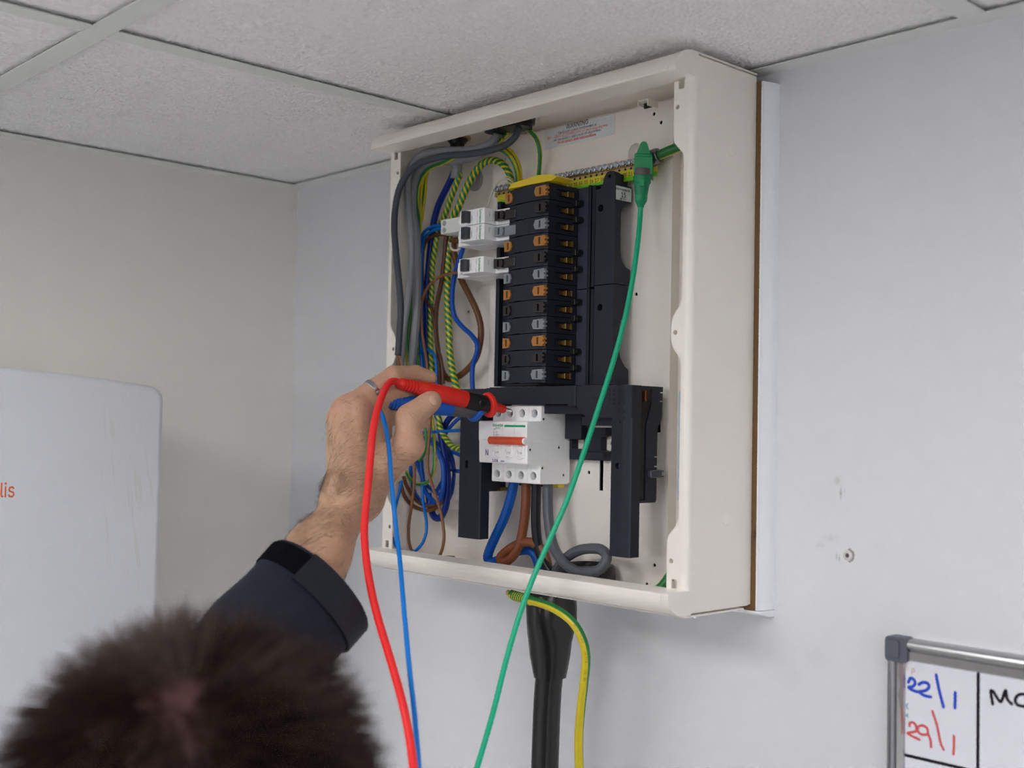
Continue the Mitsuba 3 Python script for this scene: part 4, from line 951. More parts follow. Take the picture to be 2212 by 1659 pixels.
def probe(key, p0, p1, k, m_main, m_grip, m_lead, lead, r_lead, label, flange_spin):
    t = thing(key, label, 'test probe')
    p0, p1 = np.array(p0), np.array(p1)
    Ln = np.linalg.norm(p1 - p0)
    ax, s1, s2 = frame(p1 - p0)
    # ribbed bend relief, barrel swelling towards the front
    prof = [(0, 0), (-.02, .0036), (0, .0052)]
    for i in range(6):
        u = .012 + i * .026
        prof += [(u, .0062 + i * .00024), (u + .014, .0064 + i * .00024), (u + .0145, .0052 + i * .00028), (u + .0235, .0052 + i * .00028)]
    prof += [(.18, .0078), (.24, .0092), (.40, .0098), (.568, .0098), (.57, .0092), (.57, 0)]
    put(t + '__barrel', lathe([(s, r * k) for s, r in prof], p0, p1, 28), m_main, smooth=30)
    put(t + '__grip', lathe([(s, r * k) for s, r in [(.57, 0), (.57, .0095), (.60, .0099), (.74, .0101), (.775, .0096), (.775, 0)]], p0, p1, 28), m_grip, smooth=30)
    # slanted finger guard
    q = p0 + (p1 - p0) * .775
    tilt = ax + .35 * s2 * flange_spin
    tilt /= np.linalg.norm(tilt)
    put(t + '__finger_guard', lathe([(s, r * k) for s, r in [(0, 0), (0, .0118), (.25, .0142), (.7, .0146), (1, .0132), (.9, .0110), (1, 0)]], q - tilt * .002, q + tilt * .0045, 32), m_main, smooth=40)
    put(t + '__nose', lathe([(s, r * k) for s, r in [(.79, 0), (.79, .0068), (.83, .0058), (.925, .0047), (.933, .0041), (.933, 0)]], p0, p1, 24), m_main, smooth=30)
    put(t + '__metal_tip', lathe([(.92, 0), (.92, .0021), (.99, .0020), (1.0, .0013), (1.005, 0)], p0, p1, 16), M_CHROME, smooth=40)
    put_tube(t + '__lead', lead, r_lead, m_lead, 20, step=.004)
    return t, p0, p1, ax


t, p0, p1, ax = probe('test_probe', (0.5779, -0.2391, 1.9805), (0.5961, -0.0940, 1.9550), .97, M_RED, M_BLACK, M_REDLEAD, RED_LEAD, .0037, 'red test probe with black grip touching the main switch, lead hanging down', -1)
q = p0 + (p1 - p0) * .69
side = np.array([0.750, -0.661, -0.020])
side -= ax * (side @ ax)
side /= np.linalg.norm(side)
q = q + side * .0093
put(t + '__button', lathe([(0, .0052), (.5, .0056), (.9, .0050), (1, .0040), (1, 0)], q, q + side * .0017, 24), M_SOFTBLACK, smooth=40)
probe('test_probe', (0.5680, -0.2575, 1.9603), (0.5863, -0.1011, 1.9543), .95, M_PROBEBLUE, M_DKGREY, M_BLUELEAD, BLUE_LEAD, .0023, 'blue test probe with grey grip held under the red one, lead hanging down', 1)

t = thing('earth_lead', 'green test lead clipped to the earth bar, hanging down across the enclosure', 'test lead')
c0 = np.array([0.7608, -0.0680, 2.2085])        # where the clip's ring begins
u_ = np.array([0.10, -0.06, 1.0])
u_ = u_ / np.linalg.norm(u_)
f_ = np.array([0.653, -0.757, 0.0])
f_ -= u_ * (f_ @ u_)
f_ /= np.linalg.norm(f_)
s_ = np.cross(u_, f_)


def clip(m):
    """Millimetres (right as one faces the clip, towards one, up) to world."""
    m = as_tm(m).copy()
    v = m.vertices
    m.vertices = c0 + (v[:, :1] * s_ + v[:, 1:2] * f_ + v[:, 2:] * u_) / 1000
    return m


def up_prism(poly, y0, y1):
    m = extrude(poly if hasattr(poly, 'area') else Polygon(poly), y0, y1)
    v = m.vertices.copy()
    m.vertices = np.stack([v[:, 0], v[:, 2], v[:, 1]], 1)
    m.invert()
    return m


put(t + '__jaw', clip(join(up_prism(rounded(Polygon([(-7.4, 12), (-6.6, 17), (-3.4, 26), (-1.6, 27.8), (1.6, 27.8), (3.4, 26), (6.6, 17), (7.6, 12)]), .8), -5, 1), up_prism(Polygon([(-.8, 13), (.8, 13), (.5, 24), (-.5, 24)]), 1, 1.8),
                                 cbox(-9.2, 9.2, -9, 3.2, 11, 15.5, 1.5), up_prism(Polygon([(-9.2, -4), (9.6, -6), (10.4, -2), (9.3, 13.5), (-9.2, 14.5)]), -8, 2.5))), M_CLIP, smooth=28)
put(t + '__jaw', clip(join(up_prism(Polygon([(4, -8), (11.6, -11), (11.0, -2), (9.4, 12), (5, 12)]), -12, -6))), M_CLIP, smooth=28)
put(t + '__grey_ring', clip(lathe([(0, 0), (0, 8.5), (.15, 9.0), (.85, 9.0), (1, 8.6), (1, 0)], (0, -2, 0.5), (0, -2, -7), 32)), M_GREYBAND, smooth=30)
put(t + '__barrel', clip(lathe([(0, 0), (0, 8.7), (.1, 9.2), (.38, 9.2), (.44, 8.4), (.50, 7.9), (.98, 6.6), (1, 6.2), (1, 0)], (0, -2, -7), (0, -2, -27), 32)), mat('clip_green_dark', (0, .20, .09), .4), smooth=30)
put(t + '__barrel__latch', clip(join(cbox(-2.6, 2.6, 5.6, 7.7, -19, -10.5, .6))), M_CLIP)
put(t + '__bend_relief', clip(lathe([(0, 0), (0, 6.3), (.2, 6.7), (.5, 6.5), (.75, 4.6), (.8, 4.0), (1, 3.2), (1, 0)], (0, -2, -26), (0, -2, -40), 28)), mat('clip_green_mid', (0, .24, .10), .4), smooth=30)
g0 = c0 + (-2 * f_ - 36 * u_) / 1000
GL = [tuple(g0), tuple(g0 - u_ * .012)] + [p for p in GREEN_LEAD[2:]]
put_tube(t + '__lead', GL, .0027, M_CLIPLEAD, 18, step=.005)

# ------------------------------------------------------------------ the person: one body surface from rounded limbs
J = {
    'elbow': (0.6989, -0.5157, 1.6892),
    'fore1': (0.6399, -0.4072, 1.7672),
    'fore2': (0.6152, -0.3627, 1.8094),
    'wristU': (0.5912, -0.3108, 1.8650),
    'wristR': (0.5890, -0.2940, 1.8640),
    'palmU': (0.5571, -0.2909, 1.9063),
    'palmR': (0.5757, -0.2632, 1.8973),
    'mcp4': (0.5479, -0.2925, 1.9414),
    'mcp3': (0.5584, -0.2921, 1.9519),
    'mcp2': (0.5665, -0.2834, 1.9517),
    'mcp1': (0.5618, -0.2542, 1.9413),
    'ring_pip': (0.5684, -0.2394, 1.9884),
    'ring_dip': (0.5664, -0.2080, 1.9914),
    'ring_tip': (0.5707, -0.1929, 1.9880),
    'mid_pip': (0.5642, -0.2283, 1.9713),
    'mid_dip': (0.5606, -0.1984, 1.9704),
    'mid_tip': (0.5676, -0.1878, 1.9667),
    'idx_pip': (0.5586, -0.2258, 1.9492),
    'idx_dip': (0.5615, -0.2047, 1.9437),
    'idx_tip': (0.5751, -0.2047, 1.9418),
    'pink_pip': (0.5272, -0.2388, 1.9742),
    'pink_dip': (0.5289, -0.2153, 1.9811),
    'pink_tip': (0.5392, -0.2041, 1.9789),
    'cmc': (0.5887, -0.2708, 1.8874),
    'tmcp': (0.6137, -0.2530, 1.9164),
    'tip_ip': (0.6108, -0.2503, 1.9446),
    'ttip': (0.6187, -0.2281, 1.9622),
}
SLEEVE = [
    ((0.6425, -0.3762, 1.7868), (0.0263, 0.0302, -0.0381), (0.0410, -0.0129, 0.0183)),
    ((0.6594, -0.4157, 1.7663), (0.0262, 0.0300, -0.0354), (0.0419, -0.0175, 0.0154)),
    ((0.6745, -0.4570, 1.7457), (0.0249, 0.0286, -0.0341), (0.0422, -0.0215, 0.0123)),
    ((0.6821, -0.4913, 1.7182), (0.0237, 0.0271, -0.0315), (0.0440, -0.0239, 0.0120)),
    ((0.7114, -0.5314, 1.6852), (0.0232, 0.0264, -0.0284), (0.0458, -0.0250, 0.0135)),
]


def surface_nets(fn, lo, hi, h, fix=2):
    """Closed surface fn = 0 (negative inside) on a grid of step h."""
    lo, hi = np.asarray(lo, float), np.asarray(hi, float)
    n = np.ceil((hi - lo) / h).astype(int) + 1
    ax = [lo[k] + h * np.arange(n[k]) for k in range(3)]
    g = np.empty(n, np.float32)
    for i in range(0, n[0], 16):
        P = np.stack(np.meshgrid(ax[0][i:i + 16], ax[1], ax[2], indexing='ij'), -1)
        g[i:i + 16] = fn(P.reshape(-1, 3)).reshape(P.shape[:3])
    for k in range(3):
        s = [slice(None)] * 3
        for e in (0, -1):
            s[k] = e
            g[tuple(s)] = np.maximum(g[tuple(s)], h * .1)
    sg = g < 0
    cnt = np.zeros(n - 1, np.int8)
    acc = np.zeros((*(n - 1), 3), np.float32)
    num = np.zeros(n - 1, np.float32)
    C = list(np.ndindex(2, 2, 2))
    sub = lambda a, c: a[c[0]:c[0] + n[0] - 1, c[1]:c[1] + n[1] - 1, c[2]:c[2] + n[2] - 1]
    for c in C:
        cnt += sub(sg, c).astype(np.int8)
    for c in C:
        for k in range(3):
            if c[k]:
                continue
            e = list(c)
            e[k] = 1
            a, b = sub(g, c), sub(g, e)
            cross = (a < 0) != (b < 0)
            t = np.where(cross, a / np.where(cross, a - b, 1), 0)
            for q in range(3):
                acc[..., q] += np.where(cross, c[q] + (t if q == k else 0), 0)
            num += cross
    act = (cnt > 0) & (cnt < 8)
    idx = -np.ones(n - 1, np.int64)
    idx[act] = np.arange(act.sum())
    base = np.argwhere(act)
    v = lo + h * (base + acc[act] / num[act][:, None])
    faces = []
    for k in range(3):
        u, w = (k + 1) % 3, (k + 2) % 3
        s0, s1 = [slice(1, -1)] * 3, [slice(1, -1)] * 3
        s0[k], s1[k] = slice(0, -1), slice(1, None)
        a, b = sg[tuple(s0)], sg[tuple(s1)]
        for flip, m in ((False, a & ~b), (True, ~a & b)):
            p = np.argwhere(m)
            p[:, u] += 1
            p[:, w] += 1
            o = np.zeros(3, int)
            def cell(du, dw):
                q = p.copy()
                q[:, u] -= du
                q[:, w] -= dw
                return idx[q[:, 0], q[:, 1], q[:, 2]]
            q = np.stack([cell(1, 1), cell(0, 1), cell(0, 0), cell(1, 0)], 1)
            faces.append(q[:, ::-1] if flip else q)
    f = np.vstack(faces)
    for _ in range(fix):
        e = h * .25
        d0 = fn(v)
        gr = np.stack([(fn(v + e * np.eye(3)[k]) - fn(v - e * np.eye(3)[k])) / (2 * e) for k in range(3)], 1)
        v = v - np.clip(d0, -h * .5, h * .5)[:, None] * gr / np.maximum((gr ** 2).sum(1, keepdims=True), .25)
    return trimesh.Trimesh(v, np.vstack([f[:, [0, 1, 2]], f[:, [0, 2, 3]]]), process=False)


def cap(P, a, ra, b, rb):
    a, b = np.asarray(a, float), np.asarray(b, float)
    d = b - a
    t = np.clip(((P - a) @ d) / (d @ d), 0, 1)
    return np.linalg.norm(P - a - t[:, None] * d, axis=1) - (ra + (rb - ra) * t)


def ell(P, c, r, R=np.eye(3)):
    q = (P - np.asarray(c)) @ np.asarray(R).T / np.asarray(r)
    k = np.linalg.norm(q, axis=1)
    return (k - 1) * min(r) * np.where(k > 0, 1, 1)


def smin(a, b, k):
    h = np.clip(.5 + .5 * (b - a) / k, 0, 1)
    return b + (a - b) * h - k * h * (1 - h)


def chain(P, pts, rad, k):
    d = cap(P, pts[0], rad[0], pts[1], rad[1])
    for i in range(1, len(pts) - 1):
        d = smin(d, cap(P, pts[i], rad[i], pts[i + 1], rad[i + 1]), k)
    return d


V = {k: np.array(v) for k, v in J.items()}
FH = np.array([-0.7302, 0.6822, 0.0]) / np.linalg.norm([0.7302, 0.6822])      # the way he faces
LH = np.array([-FH[1], FH[0], 0.0])                                           # his left
UZ = np.array([0, 0, 1.0])
toC = np.array([.818, -.575, .024])               # the way the back of the hand faces
NECK = np.array([1.035, -0.725, 1.545])
SHL = np.array([0.862, -0.775, 1.575])
SHR = NECK - .195 * LH - .02 * FH - .03 * UZ


def hand_sdf(P):
    d = smin(cap(P, V['wristU'], .0190, V['wristR'], .0185), cap(P, V['fore2'], .0262, (V['wristU'] + V['wristR']) / 2, .0225), .02)
    d = smin(d, cap(P, V['fore1'], .032, V['fore2'], .0262), .03)
    d = smin(d, cap(P, V['elbow'], .040, V['fore1'], .033), .03)
    palm = cap(P, V['wristU'], .0165, V['mcp4'], .0125)
    for a, b, r0, r1 in (('wristU', 'mcp3', .0180, .0138), ('wristR', 'mcp2', .0190, .0142), ('wristR', 'mcp1', .0185, .0138), ('palmU', 'palmR', .0165, .0175)):
        palm = smin(palm, cap(P, V[a], r0, V[b], r1), .012)
    thumb = chain(P, [V['wristR'], V['cmc'], V['tmcp'], V['tip_ip'] + (V['tmcp'] - V['tip_ip']) * .35, V['tip_ip'], V['ttip']], [.0160, .0178, .0155, .0118, .0124, .0104], .007)
    thumb = smin(thumb, cap(P, V['tip_ip'], .0115, V['ttip'] - (V['ttip'] - V['tip_ip']) * .25, .0113), .004)
    web = cap(P, V['cmc'], .017, V['mcp1'], .011)
    palm = smin(smin(palm, web, .012), thumb, .006)
    # knuckles stand out a little
    for k in ('mcp4', 'mcp3', 'mcp2'):
        palm = smin(palm, np.linalg.norm(P - (V[k] + toC * .0066), axis=1) - .0098, .006)
    for a, b in (('wristU', 'mcp4'), ('wristU', 'mcp3'), ('wristR', 'mcp2')):              # tendons
        palm = smin(palm, cap(P, V[a] * .45 + V[b] * .55 + toC * .0125, .003, V[b] + toC * .0118, .0042), .005)
    f = None
    for n, r in (('ring', (.0122, .0104, .0094, .0086)), ('mid', (.0125, .0105, .0095, .0086)), ('idx', (.0125, .0104, .0092, .0086)), ('pink', (.0108, .0092, .0083, .0075))):
        m = {'ring': 'mcp3', 'mid': 'mcp2', 'idx': 'mcp1', 'pink': 'mcp4'}[n]
        q = chain(P, [V[m], V[n + '_pip'], V[n + '_dip'], V[n + '_tip']], r, .0035)
        f = q if f is None else smin(f, q, .0012)
    return smin(smin(d, palm, .016), f, .0055)


HC = np.array([0.9985, -0.6885, 1.7000])          # centre of the skull
tilt_ = math.radians(9)
HU = UZ * math.cos(tilt_) + FH * math.sin(tilt_)
HF = FH * math.cos(tilt_) - UZ * math.sin(tilt_)
HR = np.stack([HF, LH, HU])                     # rows: forward, left, up


def hp(f, l, u):
    return HC + f * HF + l * LH + u * HU


def head_sdf(P):
    d = ell(P, hp(-.008, 0, .018), (.097, .080, .092), HR)
    d = smin(d, ell(P, hp(.022, 0, -.045), (.066, .058, .072), HR), .03)
    d = smin(d, cap(P, hp(.062, 0, -.098), .022, hp(.02, .045, -.055), .018), .02)
    d = smin(d, cap(P, hp(.062, 0, -.098), .022, hp(.02, -.045, -.055), .018), .02)
    d = smin(d, cap(P, hp(.090, 0, .012), .008, hp(.106, 0, -.028), .0125), .012)          # nose
    for s in (-1, 1):
        d = np.maximum(d, -(np.linalg.norm(P - hp(.103, .031 * s, .006), axis=1) - .017)) if False else d
        d = smin(d, np.linalg.norm(P - hp(.076, .031 * s, .004), axis=1) - .0125, .004)    # eye
        d = smin(d, cap(P, hp(.085, .014 * s, .022), .007, hp(.070, .048 * s, .022), .007), .01)
        d = smin(d, ell(P, hp(-.004, .079 * s, -.012), (.019, .009, .032), HR), .006)      # ear
        d = smin(d, cap(P, hp(.088, 0, -.060), .007, hp(.080, .02 * s, -.064), .006), .006)
    return smin(d, cap(P, hp(-.02, 0, -.06), .056, NECK, .062), .03)


def torso_sdf(P, g=0.0):
    d = smin(cap(P, NECK + (0, 0, -.05), .070 + g, NECK - UZ * .28 - FH * .01, .100 + g), cap(P, SHL, .052 + g, SHR, .052 + g), .07)
    d = smin(d, cap(P, NECK - UZ * .25 + LH * .065, .092 + g, NECK - UZ * .52 + LH * .05, .088 + g), .05)
    d = smin(d, cap(P, NECK - UZ * .25 - LH * .065, .092 + g, NECK - UZ * .52 - LH * .05, .088 + g), .05)
    return d


HIP = NECK - UZ * .60
ELR = SHR - UZ * .30 - FH * .02
WRR = ELR - UZ * .20 + FH * .17


def limbs_sdf(P, g=0.0):
    d = cap(P, SHL, .053 + g, V['elbow'], .043 + g)
    d = np.minimum(d, smin(cap(P, SHR, .053 + g, ELR, .043 + g), cap(P, ELR, .042 + g, WRR, .029 + g), .02))
    return d


def legs_sdf(P, g=0.0):
    d = cap(P, HIP + LH * .05, .12 + g, HIP - LH * .05, .12 + g)
    for s in (-1, 1):
        k = HIP + LH * .115 * s - UZ * .43 + FH * .01
        a = HIP + LH * .125 * s - UZ * .85 - FH * .02
        d = smin(d, smin(cap(P, HIP + LH * .095 * s, .092 + g, k, .06 + g), cap(P, k, .06 + g, a, .042 + g), .03), .05)
    return d


def body_sdf(P):
    d = smin(torso_sdf(P), limbs_sdf(P), .05)
    d = smin(d, legs_sdf(P), .06)
    d = smin(d, cap(P, NECK, .06, NECK + UZ * .03, .058), .03)
    for s in (-1, 1):
        a = HIP + LH * .125 * s - UZ * .85 - FH * .02
        d = smin(d, cap(P, a - UZ * .02, .04, a - UZ * .045 + FH * .16, .03), .03)
    # the hanging right hand
    d = smin(d, cap(P, WRR, .03, WRR - UZ * .06 + FH * .06, .026), .03)
    for i in range(4):
        q = WRR - UZ * .06 + FH * .06 + LH * (.03 - .02 * i)
        d = smin(d, cap(P, q, .012, q - UZ * .075 + FH * .02, .009), .008)
    q = WRR - UZ * .03 + FH * .05 + LH * .03
    return smin(d, cap(P, q, .014, q - UZ * .05 + FH * .04 + LH * .015, .0105), .01)


PER = thing('person', 'person with short dark brown hair seen from behind, left hand raised holding two test probes', 'person')
hp_ = np.array([V[k] for k in V])
hand = surface_nets(hand_sdf, hp_.min(0) - .055, hp_.max(0) + .05, .0022)
head = surface_nets(head_sdf, HC - (.15, .15, .23), HC + (.15, .15, .15), .006)
pts_ = np.array([SHL, SHR, V['elbow'], WRR - UZ * .15 + FH * .1, HIP - UZ * .95 + LH * .2, HIP - UZ * .95 - LH * .2])
body = surface_nets(body_sdf, pts_.min(0) - .16, np.maximum(pts_.max(0) + .16, NECK + .1), .016, fix=1)
try:
    one = man(hand) + man(head) + man(body)
    whole = as_tm(one)
    if len(whole.faces) < len(hand.faces) * .6:
        raise ValueError('union failed')
except Exception as e_:
    print('union', e_)
    whole = join(hand, head, body)


def creases(p):
    """Fine folds across the back of the thumb joint and the finger joints."""
    out = mi.Float(0)
    for k, to, s, at in (('tip_ip', 'ttip', .017, (-.001, .0022)), ('ring_pip', 'ring_dip', .014, (-.0015, .001))):
        q, d = V[k], V[to] - V[k]
        d = d / np.linalg.norm(d)
        x = (p.x - q[0]) * d[0] + (p.y - q[1]) * d[1] + (p.z - q[2]) * d[2]
        w = .0006 * (mikit.noise(p.x * 700, p.y * 700, p.z * 700) - .5) * 4
        m = dr.exp(-(dr.square(p.x - q[0]) + dr.square(p.y - q[1]) + dr.square(p.z - q[2])) / (s * s))
        for a in at:
            out = dr.maximum(out, m * dr.exp(-dr.square((x - a + w) / .00045)))
    return out


def skin_color(p, n, uv):
    f = mikit.fbm(p.x * 60, p.y * 60, p.z * 60, 3)
    g = mikit.fbm(p.x * 420, p.y * 420, p.z * 420, 2)
    red = mi.Float(0)
    for k, s, a in (('mcp4', .012, .5), ('mcp3', .013, .8), ('mcp2', .013, .7), ('tmcp', .014, .55), ('ring_pip', .011, .6), ('ttip', .010, .55), ('idx_tip', .012, .6)):
        q = V[k]
        red = dr.maximum(red, a * dr.exp(-(dr.square(p.x - q[0]) + dr.square(p.y - q[1]) + dr.square(p.z - q[2])) / (2 * s * s)))
    c = mikit.mix(mi.Color3f(.43, .245, .155), mi.Color3f(.50, .31, .21), f) * (.90 + .18 * g)
    c = mikit.mix(c, mi.Color3f(.52, .235, .175), .8 * red)
    return c * (1 - .25 * creases(p))  # shade of the folds is also darkened into the skin colour


def skin_bump(p, n, uv):
    a = p.x * 300 + p.z * 260
    return mikit.fbm(p.x * 500, p.y * 500, p.z * 500, 2) * .6 + mikit.noise(a, p.y * 240 - p.z * 200, 0) * .4 - .9 * creases(p)


M_SKIN = bumped('skin', mikit.proc(skin_color), .52, skin_bump, .00045, eps=3e-4, spec=.35)
put(PER + '__body', whole, M_SKIN, smooth=True)

# ring, nail
fd = V['ring_pip'] - V['mcp3']
fd /= np.linalg.norm(fd)
rc = V['mcp3'] + (V['ring_pip'] - V['mcp3']) * .55
put(PER + '__finger_ring', lathe([(0, .0113), (.1, .0121), (.5, .0124), (.9, .0121), (1, .0113), (0, .0113)], rc - fd * .0030, rc + fd * .0030, 40), mat('ring_silver', (.50, .49, .50), .25, metallic=1.0), smooth=40, label='plain silver ring')
na = V['ttip'] - V['tip_ip']
na /= np.linalg.norm(na)
nn = np.array([.775, -.631, -.022])               # the way the thumb nail faces
nn += .10 * np.array([0.68, 0.73, 0])
nn -= na * (nn @ na)
nn /= np.linalg.norm(nn)
ns = np.cross(na, nn)
s_n = trimesh.creation.icosphere(3)
v = s_n.vertices
sq = np.sign(v) * np.abs(v) ** .75
s_n.vertices = V['ttip'] - na * .0052 + nn * .0093 + sq[:, :1] * na * .0074 + sq[:, 1:2] * ns * .0066 + v[:, 2:] * nn * .0026 - (sq[:, 1:2] ** 2) * nn * .0014
put(PER + '__thumbnail', s_n, mat('nail', (.56, .34, .255), .3), smooth=True)


def strands(root, nrm, bend, length, radius, seg=3, sides=3):
    """Tapered hairs from root along nrm, leaning towards bend."""
    n = len(root)
    t = np.linspace(0, 1, seg + 1)
    P = root[:, None] + length[:, None, None] * (t[None, :, None] * nrm[:, None] + (t ** 2)[None, :, None] * bend[:, None])
    d = np.gradient(P, axis=1)
    d /= np.linalg.norm(d, axis=2, keepdims=True) + 1e-12
    a = np.cross(d, np.array([.31, .52, .79]))
    a /= np.linalg.norm(a, axis=2, keepdims=True) + 1e-12
    b = np.cross(d, a)
    ang = np.arange(sides) * 2 * math.pi / sides
    rr = (radius[:, None] * (1 - .8 * t)[None])[..., None, None]
    R = P[:, :, None] + rr * (np.cos(ang)[None, None, :, None] * a[:, :, None] + np.sin(ang)[None, None, :, None] * b[:, :, None])
    v = R.reshape(-1, 3)
    i, j, k = np.meshgrid(np.arange(n), np.arange(seg), np.arange(sides), indexing='ij')
    A = (i * (seg + 1) + j) * sides
    k2 = (k + 1) % sides
    q = np.stack([A + k, A + k2, A + sides + k2, A + sides + k], -1).reshape(-1, 4)
    return trimesh.Trimesh(v, np.vstack([q[:, [0, 1, 2]], q[:, [0, 2, 3]]]), process=False)


# hair of the head: a dark undercoat and about fourteen thousand locks turning about the crown
gd = rng.normal(size=(42000, 3))
gd /= np.linalg.norm(gd, axis=1, keepdims=True)
hl = gd @ HR.T                                   # forward, left, up
ok = (hl[:, 2] > -.62 + 1.0 * np.clip(hl[:, 0], -1, .35)) & ~((hl[:, 0] > .55) & (hl[:, 2] < .62)) & ~((np.abs(hl[:, 1]) > .9) & (hl[:, 2] < -.2))
hl = hl[ok][:15000]
sk = np.array([-.008, 0, .018]) + hl * np.array([.099, .082, .094])
root = HC + sk @ HR
nrm = hl / np.array([.099, .082, .094])
nrm /= np.linalg.norm(nrm, axis=1, keepdims=True)
crown = np.array([-.62, -.06, .78])
crown /= np.linalg.norm(crown)
away = hl - crown * (hl @ crown)[:, None]
dist = np.linalg.norm(away, axis=1, keepdims=True)
away /= dist + 1e-9
swirl = np.cross(crown, away)
flow = away + swirl * .55 * np.exp(-dist * 2)
flow -= nrm * (flow * nrm).sum(1, keepdims=True)
flow /= np.linalg.norm(flow, axis=1, keepdims=True) + 1e-9
clump = meshkit.noise(hl * 9, 3)[:, None] - .5
clump2 = meshkit.noise(hl * 9 + 31, 5)[:, None] - .5
dirv = nrm * .62 + flow * .62 + clump * .9 * swirl + clump2 * .7 * away + rng.normal(size=hl.shape) * .10
dirv /= np.linalg.norm(dirv, axis=1, keepdims=True)
top = np.clip(hl[:, 2] * .8 + .35, 0, 1)
ln = (.016 + .014 * top) * rng.uniform(.75, 1.2, len(hl)) * (1 + .5 * (meshkit.noise(hl * 7 + 9, 8) - .5))
rad = np.full(len(hl), .00062)
hair = strands(root, dirv @ HR, (flow * .25) @ HR, ln, rad)
capm = surface_nets(lambda P: np.maximum(ell(P, hp(-.008, 0, .018), (.102, .085, .097), HR), -((P - hp(.058, 0, .02)) @ (-HF * .8 + HU * .6))), HC - .14, HC + .14, .008)


def hair_color(p, n, uv):
    f = mikit.noise(p.x * 160, p.y * 160, p.z * 160)
    return mikit.mix(mi.Color3f(.009, .0048, .0042), mi.Color3f(.030, .016, .013), f)


put(PER + '__hair', join(hair), mat('hair', mikit.proc(hair_color), .6, spec=.12), label='short dark brown hair')
put(PER + '__hair__undercoat', capm, mat('scalp', (.034, .012, .013), .6, spec=.2), smooth=True)
labels[PER + '__hair']['kind'] = 'stuff'

# hairs of the forearm and the back of the hand
vn = whole.vertex_normals
vv = np.asarray(whole.vertices)
AX = (V['wristU'] + V['wristR']) / 2 - V['elbow']
alen = np.linalg.norm(AX)
AX /= alen
s_ = (vv - V['elbow']) @ AX / alen               # 0 at the elbow, 1 at the wrist
rel = vv - V['elbow'] - ((vv - V['elbow']) @ AX)[:, None] * AX
near = np.linalg.norm(rel, axis=1) < .075
UL = V['wristU'] - V['wristR']
UL /= np.linalg.norm(UL)                          # towards the little finger
out = vn @ toC
dens = np.where(near & (s_ > .30) & (s_ < 1.02), np.clip(.45 + .9 * np.maximum(out, 0) + .6 * (vn @ UL), 0, 1.4), 0)
dens += np.where((s_ >= 1.0) & (s_ < 1.28) & (out > .25), .55 * np.clip((1.28 - s_) / .22, 0, 1), 0)
dens *= np.where(np.linalg.norm(vv - V['ttip'], axis=1) < .06, 0, 1)
pick = rng.random(len(vv)) < dens * .9
ro, no, so = vv[pick], vn[pick], s_[pick]
wv_ = np.stack([meshkit.noise(ro * 45 + 10 * q_, 20 + q_) - .5 for q_ in range(3)], 1)
fl = -AX * .42 + UL * .62 + wv_ * 1.5 + rng.normal(size=ro.shape) * .16
fl = np.where((so > 1.0)[:, None], fl + AX * .0 + UL * .3, fl)
fl -= no * (fl * no).sum(1, keepdims=True)
fl /= np.linalg.norm(fl, axis=1, keepdims=True) + 1e-9
dv = fl * .95 + no * rng.uniform(.08, .34, (len(ro), 1))
arm_hair = strands(ro - no * .0005, dv, -no * .14 + wv_[:, [1, 2, 0]] * .9 + rng.normal(size=ro.shape) * .10, rng.uniform(.007, .0155, len(ro)), np.full(len(ro), .00010), seg=4)
k_ = put(PER + '__arm_hair', arm_hair, mat('arm_hair', (.045, .024, .014), .55, spec=.2))
labels[k_] = {'kind': 'stuff', 'label': 'dark hairs on the forearm'}

# jacket: torso and sleeves, the left cuff open and strapped
def sleeve_ring(u):
    i = min(int(u), len(SLEEVE) - 2)
    f = u - i
    return [np.array(SLEEVE[i][k]) * (1 - f) + np.array(SLEEVE[i + 1][k]) * f for k in range(3)]


def sleeve_point(u, phi, off=0.0):
    c, h, n = sleeve_ring(u)
    r = 1 + off / np.linalg.norm(h)
    wob = 1 + .02 * math.sin(3 * phi + 2 * u) * min(u, 1)
    return c + (math.cos(phi) * h + math.sin(phi) * n) * r * wob


def sheet(u0, u1, phis, off, thick, nu=8):
    """A strip of the sleeve between two rings, lying off above it."""
    m, us = [], np.linspace(u0, u1, nu)
    for o in (off, off + thick):
        m.append(np.array([[sleeve_point(u, p, o) for p in phis] for u in us]))
    v = np.vstack([m[0].reshape(-1, 3), m[1].reshape(-1, 3)])
    nP, f = len(phis), []
    for i in range(nu - 1):
        for j in range(nP - 1):
            a = i * nP + j
            q = (a, a + 1, a + nP + 1, a + nP)
            f += [(q[0], q[1], q[2]), (q[0], q[2], q[3])]
            q = [x + nu * nP for x in q]
            f += [(q[0], q[2], q[1]), (q[0], q[3], q[2])]
    ring = [j for j in range(nP)] + [i * nP + nP - 1 for i in range(1, nu)] + [(nu - 1) * nP + j for j in range(nP - 2, -1, -1)] + [i * nP for i in range(nu - 2, 0, -1)]
    for a, b in zip(ring, ring[1:] + ring[:1]):
        f += [(a, b, b + nu * nP), (a, b + nu * nP, a + nu * nP)]
    return trimesh.Trimesh(v, f, process=False)


full = np.linspace(0, 2 * math.pi, 61)
sleeve = sheet(0, 4, full, 0, .0018, 33)
jk = surface_nets(lambda P: smin(torso_sdf(P, .018), limbs_sdf(P, .016), .05), np.minimum(pts_.min(0) - .16, NECK - (.3, .3, .68)), np.maximum(pts_.max(0) + .16, NECK + (.3, .3, .06)), .016, fix=1)


def cloth(p, n, uv):
    return mi.Color3f(.0095, .0115, .0215) * (.8 + .4 * mikit.fbm(p.x * 150, p.y * 150, p.z * 150, 3))


